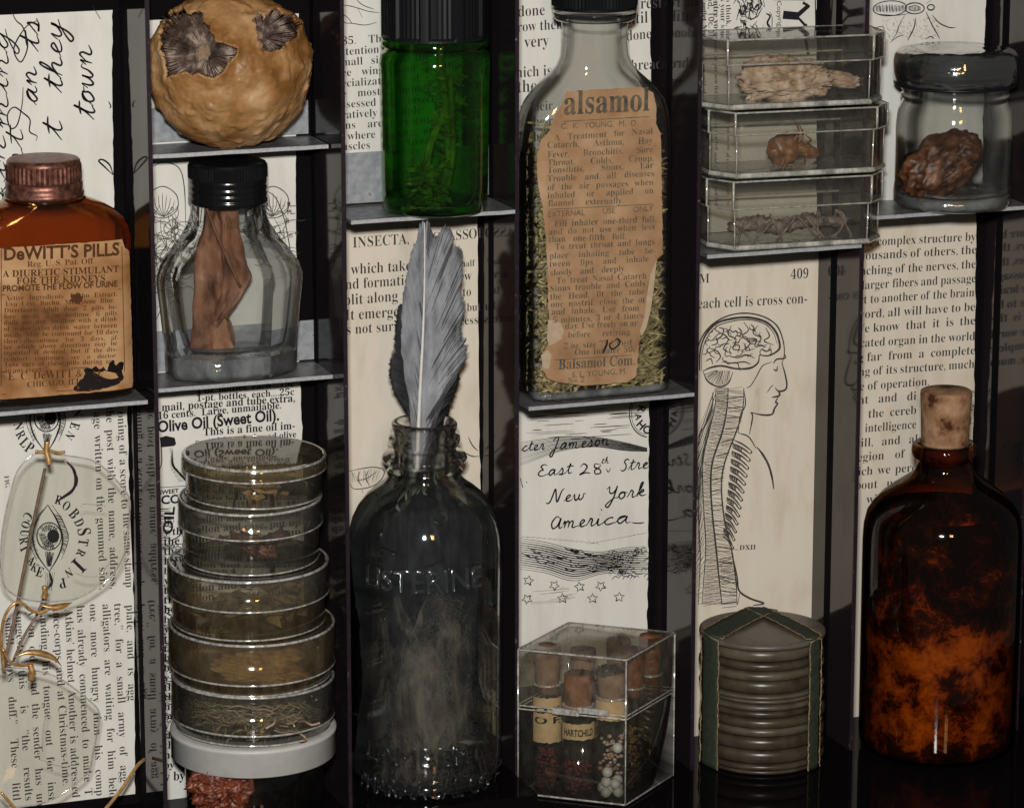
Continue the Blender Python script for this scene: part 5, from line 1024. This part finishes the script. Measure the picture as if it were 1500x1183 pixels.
# ------------------------------------------------------------------ hinged clear box of corked vials
zf = FLOOR
f_, l_, r_ = onz(916, 1182, zf), onz(758, 1164, zf), onz(987, 1137, zf)
f_.z = l_.z = r_.z = 0
oA = Vector(((l_.x+r_.x)/2, (l_.y+r_.y)/2, zf+.3)); bk = l_+r_-f_
t = thing('hinged_box', 'clear hinged plastic box turned corner on, full of corked vials', 'box', oA)
q4 = [Vector((p.x-oA.x, p.y-oA.y)) for p in (f_, r_, bk, l_)]
zA = lambda py: at(916, py, f_.y).z-oA.z
def ring(s, z):                                                     # the footprint scaled about its middle, corners eased
    o = []
    for i in range(4):
        a, b, c = q4[i-1], q4[i], q4[(i+1) % 4]; u, w = (a-b).normalized(), (c-b).normalized()
        for k in (u*4, u*1.2+w*1.2, w*4): p = (b+k)*s; o.append((p.x, p.y, z))
    return o
b = MB().loft([ring(.97, 0), ring(1, 3), ring(1, zA(1052))], (True, False)).build('box_body', 'plastic', t)
MB().loft([ring(.965, zA(1052)-3), ring(.965, 4)], (False, True)).build('inner_wall', 'plastic', b)
l = MB().loft([ring(1.0, zA(1051)), ring(1.0, zA(970)), ring(.985, zA(965.5)), ring(.965, zA(965))], (False, True)).build('lid', 'plastic_lid', t)
rm = MB()
for z in (zA(1054), zA(1049)):
    rm.loft([ring(1.004, z-1.2), ring(1.012, z), ring(1.004, z+1.2), ring(.985, z), ring(1.004, z-1.2)])
for s, z in ((1.0, zA(967)), (.99, 3)): rm.tube([Vector(p) for p in ring(s, z)], 1.7, 6, True)
for i in range(4): p = q4[i]*.993; rm.tube([(p.x, p.y, 2), (p.x, p.y, zA(967))], 1.4, 6)
rm.build('rim', 'plastic_rim', t)
md = (q4[0]*.53+q4[3]*.47); nd = (q4[0]-q4[3]).normalized(); no = Vector((nd.y, -nd.x)); cl_ = MB()
for k, zz in ((0, zA(1051)), (1, zA(1046))):
    pa, pb = md-nd*(34-40*k), md+nd*(8+46*k)
    cl_.loft([[(p.x+no.x*o_, p.y+no.y*o_, zz+h_) for o_, h_ in ((0, -4), (5, -4), (5, 5), (0, 5))] for p in (pa, pb)], (True, True), False)
cl_.build('clasp', 'plastic_rim', t)
def in_box(u, v):                                                   # u along the front left face from the left corner, v inwards
    return q4[3]+(q4[0]-q4[3])*u+(q4[2]-q4[3])*v
def vial(u, v, r, yneck, ytop, corkmat, label, lab=None, glassmat='glass_thin', lean=0, word=None):
    p = in_box(u, v); o = Vector((p.x+oA.x, p.y+oA.y, oA.z+4.5)); px = 758+158*u+71*v; zz = lambda y: at(px, y, o.y).z-o.z
    t = thing('corked_vial', label, 'vial', o, 'corked vials inside the hinged box', (0, lean, 0)); h = zz(yneck); ht = zz(ytop); cr = r*.80
    MB().lathe([(.1, .5), (r*.8, .5), (r, 3), (r, h-20), (r*.97, h-13), (r*.86, h-7), (r*.84, h-4), (r*.95, h-2.5), (r*.96, h), (r*.84, h+.4)], n=40).build('glass_tube', glassmat, t)
    MB().lathe([(.1, h-15), (cr*.88, h-15), (cr*.95, h), (cr*1.06, h+3), (cr*1.14, ht-3), (cr*1.08, ht), (cr*.5, ht+.6), (.1, ht+.3)], n=40, wob=1.6).build('cork', corkmat, t)
    MB().lathe([(r*.84, h+.9), (r*1.0, h+.3), (r*1.0, h-1.8), (r*.94, h-2.6)], n=36).build('neck_band', 'plastic_rim', t)
    if lab:
        za, zb2 = zz(lab[0]), zz(lab[1]); n = 28; vs = []
        for i in range(n+1):
            a = -YAW-1.2+2.4*i/n; vs += [(math.sin(a)*(r+.5), -math.cos(a)*(r+.5), za+2.5*noise.noise((i*.4, u, 1))), (math.sin(a)*(r+.5), -math.cos(a)*(r+.5), zb2+2.5*noise.noise((i*.4, u, 5)))]
        lb = MB().add(vs, [(2*i, 2*i+2, 2*i+3, 2*i+1) for i in range(n)], True).build('label', 'vial_label', t)
        if word:
            v_, f__, a_, b_ = glyphs(word[0], 'sansb'); w = MB(); hz = word[1]
            for row in range(word[2]): w.add([(math.sin(-YAW-.95+1.9*(x-a_)/(b_-a_))*(r+1), -math.cos(-YAW-.95+1.9*(x-a_)/(b_-a_))*(r+1), za+word[3]+y*hz+row*word[4]) for x, y in v_], f__)
            w.build('label_print', 'ink', lb)
    return o
va = vial(.18, .20, 22, 999, 944, 'cork_dull', 'vial with a tall pale cork and torn label, left in the box', (1081, 1016), word=('O E', 15, 2, 30, 16))
vb = vial(.47, .20, 25, 1030, 986, 'cork_red', 'vial with a short dark red cork and narrow label band in the box', (1076, 1053), word=('HARTCHILD', 15, 1, 6, 0))
vc = vial(.78, .19, 25, 1018, 984, 'cork_dull', 'vial of white beads nearest the front corner of the clear box', (1048, 1020))
vd = vial(.36, .52, 21, 985, 950, 'cork_dull', 'vial with a pale cork standing behind the front row in the clear box')
ve = vial(.86, .44, 19, 1004, 950, 'cork_red', 'vial of ochre grains with a brown cork along the right wall of the box')
vf = vial(.86, .80, 19, 985, 930, 'cork_red', 'amber vial with a brown cork in the far right corner of the box', None, 'glass_amber')
vg = vial(.56, .80, 20, 978, 936, 'cork_dull', 'vial with a dull cork in the middle of the back row of the box')
cM = at(891, 983, vc.y); mb = MB().blob(cM, (19, 16, 8), 4, .6, 3, 4); single(mb, 'dark_moss', 'black_matte', 'dark crumpled tuft on the cork of the bead vial', 'tuft', cM-Vector((0, 0, 8)))
random.seed(81)
bead0 = MB().blob((0, 0, 8), (8, 8, 8), 3, .04, 2, 1).build('white_bead', 'bead'); first = True
for x, y, z in ((-16, -10, 8), (8, -16, 8), (-2, 4, 8), (16, 4, 9), (-15, 8, 10), (1, -17, 22), (-13, -5, 23), (14, 0, 22), (-14, -12, 40), (5, -18, 78)):
    ob = bead0 if first else bead0.copy()
    if not first: COL.objects.link(ob)
    first = False; ob.location = (vc+Vector((x*.75, y*.9, z-6)))*S
    ob['label'] = 'small round white bead inside the front corner vial'; ob['category'] = 'bead'; ob['group'] = 'white beads in the vial'
def grit(o, r, h, n, mat, name, label, seed):
    random.seed(seed); mb = MB()
    for k in range(n):
        a = random.uniform(0, 6.28); q = r*math.sqrt(random.random()); s = random.uniform(2, 4.5)
        mb.blob(o+Vector((q*math.cos(a), q*math.sin(a), 3+random.uniform(0, h))), (s, s, s*.8), 1, .2, 2, k)
    single(mb, name, mat, label, 'seeds', o+Vector((0, 0, 2)), kind='stuff')
grit(va, 18, 60, 120, 'red_powder', 'dark_seeds', 'dark red seeds in the left vial of the clear box', 1)
grit(vb, 21, 44, 110, 'red_powder', 'dark_seeds', 'purplish red seeds in the vial with the narrow label band', 2)
grit(vc+Vector((0, 0, 26)), 17, 64, 60, 'tan_husk', 'tan_seeds', 'tan seed husks above the white beads in the corner vial', 3)
grit(ve, 14, 96, 120, 'yellow_bits', 'ochre_grains', 'ochre grains in the amber vial along the right wall', 4)

# ------------------------------------------------------------------ three clear boxes with cut corners
def cutbox(px, py_top, py_bot, pxr, Yc, lid_frac, label, dep=112):
    A_ = at(px, py_bot, Yc); Br = at(pxr, py_bot-(pxr-px)*.058, Yc); w = math.hypot(Br.x-A_.x, 0); h = at(px, py_top, Yc).z-A_.z
    o = Vector((A_.x, Yc, A_.z)); t = thing('clear_box', label, 'box', o, 'clear boxes stacked on one another', (0, 0, math.radians(-4)))
    def fp(i, z): return [(x, y, z) for x, y in ((i, i), (w-30-i, i), (w-i, 34+i), (w-i, dep-i), (-27+i, dep-i), (-27+i, 42+i))]
    hs = h*(1-lid_frac)
    b = MB().loft([fp(5, 2), fp(4, 2.2), fp(4, hs+6)], (True, False), False).loft([fp(8, hs+5), fp(8, 7)], (False, True), False).build('box_body', 'plastic', t)
    MB().loft([fp(6, 2.4), fp(5, 3), fp(5, 9), fp(6, 9.6)], (True, True), False).build('thick_base', 'glass_solid', b)  # slab added so its painted haze gives a bright strip along the bottom
    MB().loft([fp(2.5, 1.8), fp(1, 4), fp(2.5, 9), fp(9, 6), fp(2.5, 1.8)], smooth=False).build('foot_rim', 'box_rim', b)
    l = MB().loft([fp(0, hs), fp(0, h-2), fp(2, h)], (False, True), False).loft([fp(3, hs), fp(3, h-4)], (False, True), False).build('lid', 'plastic', t)
    r_ = MB().loft([fp(1, hs-1), fp(-.8, hs), fp(1, hs+1.6), fp(1, hs-1)], smooth=False)
    for p, q in zip(fp(.5, hs), fp(.5, h)): r_.tube([p, q], 2.1, 6)
    for p, q in zip(fp(5, 3), fp(4, hs)): r_.tube([p, q], 1.2, 6)
    r_.tube([Vector(p) for p in fp(1, h-.8)], 1.6, 6, True); r_.build('lid_edges', 'box_rim', l)
    return o, h
o3, h3 = cutbox(1073, 267, 370, 1296, -16, .40, 'bottom clear box holding a greyish dried insect husk')
o2, h2 = cutbox(1076, 166, 264.5, 1304, -16, .34, 'middle clear box holding a small brown horned specimen')
o1, h1 = cutbox(1064.5, 59, 164, 1299, -16, .36, 'top clear box holding a pale tan crusty chunk')
def inb(o, x, y, z): a = math.radians(-4); return o+Vector((x*math.cos(a)-y*math.sin(a), x*math.sin(a)+y*math.cos(a), z))
c = inb(o1, 112, 46, 34); mb = MB().blob(c, (70, 28, 30), 6, .36, 2.8, 2).blob(c+Vector((-34, 0, 14)), (40, 24, 24), 4, .4, 3, 7).blob(c+Vector((82, 4, -2)), (46, 15, 12), 4, .4, 3, 9, Matrix.Rotation(.12, 3, 'Y'))
single(mb, 'crusty_chunk', 'tan_husk', 'pale tan crusty chunk tapering to an orange tip in the top box', 'dried specimen', inb(o1, 92, 46, 6))
c = inb(o2, 92, 40, 36); mb = MB().blob(c, (27, 18, 24), 4, .16, 2, 3, Matrix.Rotation(-.3, 3, 'Y')).blob(c+Vector((32, -8, -2)), (22, 11, 10), 4, .25, 3, 5, Matrix.Rotation(.4, 3, 'Y'))
for a, b_, d in ((8, 24, 46), (18, 16, 40), (26, 30, 22), (-6, 0, -24)): mb.tube(smooth([c+Vector((a, -8, 8)), c+Vector((a+b_*.4, -12, d*.6)), c+Vector((a+b_*.3-6, -10, d))], 4), [2.6, 2.4, 2.2, 2, 1.8, 1.6, 1.3, 1, .6], 5)
for a in (-20, -2, 14, 30): mb.tube([c+Vector((a, -10, -8)), c+Vector((a-4, -18, -20)), c+Vector((a-10, -20, -28))], 1.7, 5)
single(mb, 'horned_specimen', 'brown_bug', 'small rounded brown specimen with horn like legs in the middle box', 'dried specimen', inb(o2, 66, 44, 6))
c = inb(o3, 86, 46, 28); mb = MB()
for k in range(9): mb.blob(c+Vector((-62+k*16, random.uniform(-6, 6), 2+4*math.sin(k*1.1))), (15, 12, 12-abs(k-3)*.6), 3, .4, 3, k)
for k in range(9):
    a = -70+k*20; mb.tube(smooth([c+Vector((a, -8, 4)), c+Vector((a+random.uniform(-16, 16), -20, random.uniform(10, 22))), c+Vector((a+random.uniform(-30, 30), -24, -22))], 4), 1.9, 5)
mb.tube(smooth([c+Vector((52, -10, -8)), c+Vector((70, -18, -20)), c+Vector((96, -14, -14)), c+Vector((108, -6, 8)), c+Vector((96, 0, 18))], 5), 2.4, 6).blob(c+Vector((96, -4, 2)), (22, 9, 8), 3, .4, 3, 22)
single(mb, 'insect_husk', 'grey_bug', 'greyish brown dried insect husk with bent legs in the bottom box', 'dried insect', inb(o3, 86, 46, 6))

# ------------------------------------------------------------------ drum of discs bound with green tape
YC = 24.0
oC = Vector((at(1116, 1000, YC).x, YC, FLOOR+.3)); zk = lambda py: at(1116, py, YC).z-oC.z
t = thing('taped_disc_stack', 'drum of dark glass discs bound by two strips of green tape', 'disc stack', oC)
random.seed(91); H = zk(918); n = 15; zz = 0
hts = [random.choice((.55, .8, 1.1, 1.5))*random.uniform(.9, 1.1) for _ in range(n)]; kf = H/sum(hts)
for i in range(n):
    h = hts[i]*kf; r = 95.5+random.uniform(-5, 1.8)+(1.5 if i == n-1 else 0); dx, dy = random.uniform(-1.5, 1.5), random.uniform(-1.5, 1.5)
    MB().lathe([(.1, zz+.3), (r-11, zz+.3), (r-4, zz+1), (r-.6, zz+h*.2), (r, zz+h*.5), (r-.6, zz+h*.8), (r-4, zz+h-1), (r-11 if i < n-1 else r-7, zz+h-.4), (.1, zz+h-.4)], (dx, dy), 80).build('disc', ('disc_top' if i == n-1 else random.choice(('disc', 'disc', 'disc_pale'))), t); zz += h
R = 99.5
def strip(a0, wid, name, ang_top):
    vs = []; ed = MB(); L = []; Rr = []
    for k in range(30):                                             # up the side
        z = 1+(H-3)*k/29
        for j in range(7):
            a = a0+wid*(j/6-.5)+.012*noise.noise((z*.05, a0, 0)); rr = R+.8*noise.noise((z*.08, a*4, 1)); vs.append((math.sin(a)*rr, -math.cos(a)*rr, z))
    P0 = Vector((math.sin(a0)*R, -math.cos(a0)*R)); P1 = Vector((math.sin(ang_top)*R*.97, -math.cos(ang_top)*R*.97)); dr = (P1-P0).normalized(); nr = Vector((-dr.y, dr.x)); w = R*wid
    for k in range(24):                                             # over the edge and across the top
        s = k/23; c = P0*.985+(P1-P0*.985)*s
        for j in range(7):
            q = c+nr*(w*(j/6-.5)); m = q.length
            if m > R: q *= R/m
            vs.append((q.x, q.y, H+1.0+2.2*math.sin(math.pi*s)+(0 if k else -.8)))
    fs = [(i*7+j, i*7+j+1, i*7+j+8, i*7+j+7) for i in range(53) for j in range(6)]
    tp = MB().add(vs, fs, True).build(name, 'tape', t); so = tp.modifiers.new('thickness', 'SOLIDIFY'); so.thickness = 1.4*S
    for j in (0, 6):
        pts = []
        for i in range(54):
            for q in (0, .5):
                p = Vector(vs[i*7+j]).lerp(Vector(vs[min(i+1, 53)*7+j]), q); u = Vector((p.x, p.y, 0)).normalized()
                pts.append(p+u*1.2*(1 if i < 30 else 0)+Vector((0, 0, 1.4 if i >= 30 else 0))+Vector((random.uniform(-.8, .8), random.uniform(-.8, .8), random.uniform(-.5, .5))))
        ed.tube(pts, [random.uniform(.5, 1.5) for _ in pts], 4)
    ed.build('frayed_edge', 'tape_edge', tp)
strip(-YAW-1.02, .46, 'tape', math.pi-YAW-.10); strip(-YAW+.88, .30, 'tape', math.pi-YAW+.06)

# ------------------------------------------------------------------ wide glass jar with the husk
YJ = 44.0
oW = Vector((at(1396, 250, YJ).x, YJ, zS['6']+.4)); zw = lambda py: at(1396, py, YJ).z-oW.z
t = thing('glass_jar', 'wide clear glass jar with a bulky swirled glass lid', 'jar', oW)
b = MB().lathe([(.1, .6), (78, .6), (86, 3), (90, 9), (90, 24), (88.5, 40), (88, zw(180)), (86, zw(160)), (80, zw(148)), (79, zw(144)), (83, zw(141)), (83, zw(137)), (79, zw(134)), (82, zw(130)), (82, zw(126)), (79, zw(122))], n=96, wob=.5).build('jar_body', 'glass_body', t)
MB().lathe([(.1, 20), (60, 19), (76, 22), (82, 30), (83, zw(180)), (80, zw(162)), (74, zw(148)), (74, zw(122))], n=80, wob=.8).flip().build('inner_wall', 'glass_clear', b)
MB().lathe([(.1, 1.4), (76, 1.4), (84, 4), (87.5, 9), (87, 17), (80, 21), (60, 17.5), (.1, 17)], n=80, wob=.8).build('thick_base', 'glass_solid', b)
l = MB().lathe([(76, zw(124)), (88, zw(122)), (93, zw(117)), (94.5, zw(108)), (94.5, zw(90)), (93, zw(80)), (88, zw(74)), (70, zw(70)), (.1, zw(70))], n=96, wob=1.2).build('glass_lid', 'glass_lid', t)
MB().lathe([(.1, zw(116)), (70, zw(116)), (82, zw(112)), (86, zw(104)), (85, zw(92)), (80, zw(84)), (50, zw(80)), (.1, zw(79))], n=80, wob=3).build('lid_core', 'glass_lid', l)
MB().lathe([(80, zw(125)), (92, zw(124)), (94, zw(121.5)), (90, zw(119.5)), (80, zw(120))], n=80).build('rubber_ring', 'black_matte', l)
c = at(1379, 240, YJ-26); mb = MB().blob(c, (70, 38, 43), 5, .17, 2.6, 4, Matrix.Rotation(-.5, 3, 'Y')).blob(c+Vector((30, -26, 22)), (26, 14, 18), 4, .35, 3, 6).blob(c+Vector((8, -30, -6)), (30, 12, 14), 4, .4, 3, 8, Matrix.Rotation(-.6, 3, 'Y'))
single(mb, 'brown_husk', 'walnut', 'big wrinkled dark brown husk lying in the wide glass jar', 'husk', c-Vector((0, 0, 40)))

# ------------------------------------------------------------------ corked brown bottle
YB = -26.0
oB = Vector((at(1377, 900, YB).x, YB, FLOOR+.4)); zb = lambda py: at(1377, py, YB).z-oB.z
t = thing('corked_bottle', 'big round brown glass bottle with a cork and rust flaked inside', 'bottle', oB)
prof = [(.1, 1), (100, 1), (113, 5), (120, 14), (121.5, 30), (122, 200), (122, zb(790)), (120.5, zb(768)), (116, zb(750)), (107, zb(737)), (95, zb(725)), (80, zb(714)), (65, zb(704)), (54, zb(697)), (46, zb(690)), (43, zb(682)), (42, zb(672)), (46, zb(670)), (50, zb(667)), (51, zb(660)), (50, zb(652)), (47, zb(649)), (38, zb(649)), (36, zb(660)), (36, zb(690))]
b = MB().lathe(prof, n=112, wob=.5).build('glass_body', 'glass_brown', t)
random.seed(6)
inn = [(.1, 5), (100, 5), (112, 10), (116, 22), (115.5, 120), (115.5, zb(792)), (112, zb(768)), (103, zb(745))]
q = MB().lathe(inn, n=220, wob=1); q.build('flaked_lining', 'residue', b)
MB().lathe([(33, zb(676)), (35, zb(660)), (36.5, zb(645)), (38, zb(600)), (39.5, zb(578)), (38.5, zb(573)), (36, zb(571.5)), (.1, zb(572))], n=56, wob=1.6).build('cork', 'cork', t)

# ------------------------------------------------------------------ folded spectacles hanging in the first compartment
YS = 26.0
oS = at(70, 1180, YS); t = thing('spectacles', 'folded rimless spectacles with gold bridge and brown temple rods', 'spectacles', oS)
def lens(pts, label=None):
    p = [at(x, y, YS) for x, y in smooth([(x, y, 0) for x, y in pts], 6, True) and [(q.x, q.y) for q in smooth([(x, y, 0) for x, y in pts], 6, True)]]
    n = len(p); c = sum(p, Vector())/n; vs = []; fs = []; K = 7
    for side in (0, 1):
        for k in range(K):
            s = k/(K-1)
            for q in p: w = c.lerp(q, max(.02, s)); vs.append(w-oS+Vector((0, -9*(1-s*s)+(2.6 if side else 0), 0)))
    for side in (0, 1):
        o = side*K*n
        for k in range(K-1):
            for i in range(n): j = (i+1) % n; f = (o+k*n+i, o+k*n+j, o+(k+1)*n+j, o+(k+1)*n+i); fs.append(f if side == 0 else f[::-1])
    b = MB().add(vs, fs, True).build('lens', 'glass_lens', t)
    MB().tube([q-oS+Vector((0, 1.3, 0)) for q in p], 1.15, 6, True).build('lens_edge', 'plastic_rim', b)
    return b
L1 = lens([(47, 667), (64, 664), (83, 666), (110, 669), (137, 675), (158, 690), (172, 705), (186, 722), (191, 740), (188, 775), (182, 812), (165, 842), (140, 862), (112, 877), (82, 881), (50, 880), (26, 874), (8, 860), (2, 840), (1, 815), (5, 770), (14, 728), (26, 690)])
L2 = lens([(-10, 984), (10, 979), (37, 979), (73, 987), (95, 998), (118, 1015), (140, 1034), (146, 1048), (142, 1075), (136, 1105), (130, 1130), (112, 1147), (92, 1162), (68, 1174), (40, 1180), (10, 1178), (-14, 1150), (-22, 1090), (-20, 1020)])
for L, arc in ((L1, [(118, 742), (122, 738), (140, 739), (155, 741)]), (L1, [(108, 838), (125, 844), (145, 842), (160, 825)]), (L2, [(62, 1100), (64, 1060), (72, 1036)]), (L2, [(60, 1112), (90, 1122), (112, 1118)])):
    MB().tube(smooth([at(x, y, YS-11)-oS for x, y in arc], 5), .55, 5).build('bifocal_line', 'plastic_rim', L)
def wire(name, pts, r, mat, Ys): return MB().tube(smooth([at(x, y, y_)-oS for (x, y), y_ in zip(pts, Ys)], 6), r, 8).build(name, mat, t)
wire('hinge', [(52, 661), (62, 662), (72, 660), (84, 663), (95, 662)], 2.4, 'gold', [YS-6]*5)
wire('hinge', [(69, 646), (68, 660), (71, 672), (72, 680)], 4.2, 'gold', [YS-8, YS-9, YS-11, YS-12])
wire('hinge', [(65, 858), (66, 868), (64, 876)], 4.0, 'gold', [YS-10]*3); wire('hinge', [(44, 972), (47, 984), (45, 996)], 4.4, 'gold', [YS-10, YS-12, YS-12])
wire('bridge', [(6, 985), (2, 940), (6, 905), (20, 884), (34, 884), (44, 893), (60, 897), (73, 890)], 2.3, 'gold', [YS-6, YS-12, YS-18, YS-20, YS-18, YS-14, YS-10, YS-6])
wire('bridge', [(4, 950), (14, 968), (30, 974), (48, 972)], 2.3, 'gold', [YS-16, YS-14, YS-12, YS-8])
def pad(pts, w, Y):
    c = smooth([(x, y, 0) for x, y in pts], 6); n = len(c); vs = []
    for i, p in enumerate(c):
        h = w*math.sin(math.pi*(i+.6)/(n+.2)); vs += [at(p.x, p.y-h, Y)-oS, at(p.x, p.y+h, Y-3)-oS, at(p.x, p.y+h*.6, Y+4)-oS]
    MB().add(vs, [(3*i+a, 3*i+(a+1) % 3, 3*i+3+(a+1) % 3, 3*i+3+a) for i in range(n-1) for a in range(3)], True).build('nose_pad', 'gold', t)
pad([(62, 886), (78, 889), (92, 887), (106, 882)], 5, YS-10); pad([(20, 962), (40, 955), (62, 957), (80, 964), (91, 976)], 5, YS-10)
wire('temple_rod', [(66, 686), (50, 760), (34, 840), (20, 910), (6, 972)], 2.5, 'brown_rod', [YS+10]*5)
wire('temple_rod', [(70, 858), (56, 896), (36, 930), (20, 966)], 2.1, 'brown_rod', [YS+14]*4)
wire('temple_tip', [(150, 1190), (176, 1158), (196, 1128), (204, 1118), (212, 1111)], 2.6, 'gold', [YS, YS+16, YS+34, YS+44, YS+58])
wire('temple_tip', [(2, 1160), (12, 1172), (24, 1186)], 2.2, 'gold', [YS-8]*3)
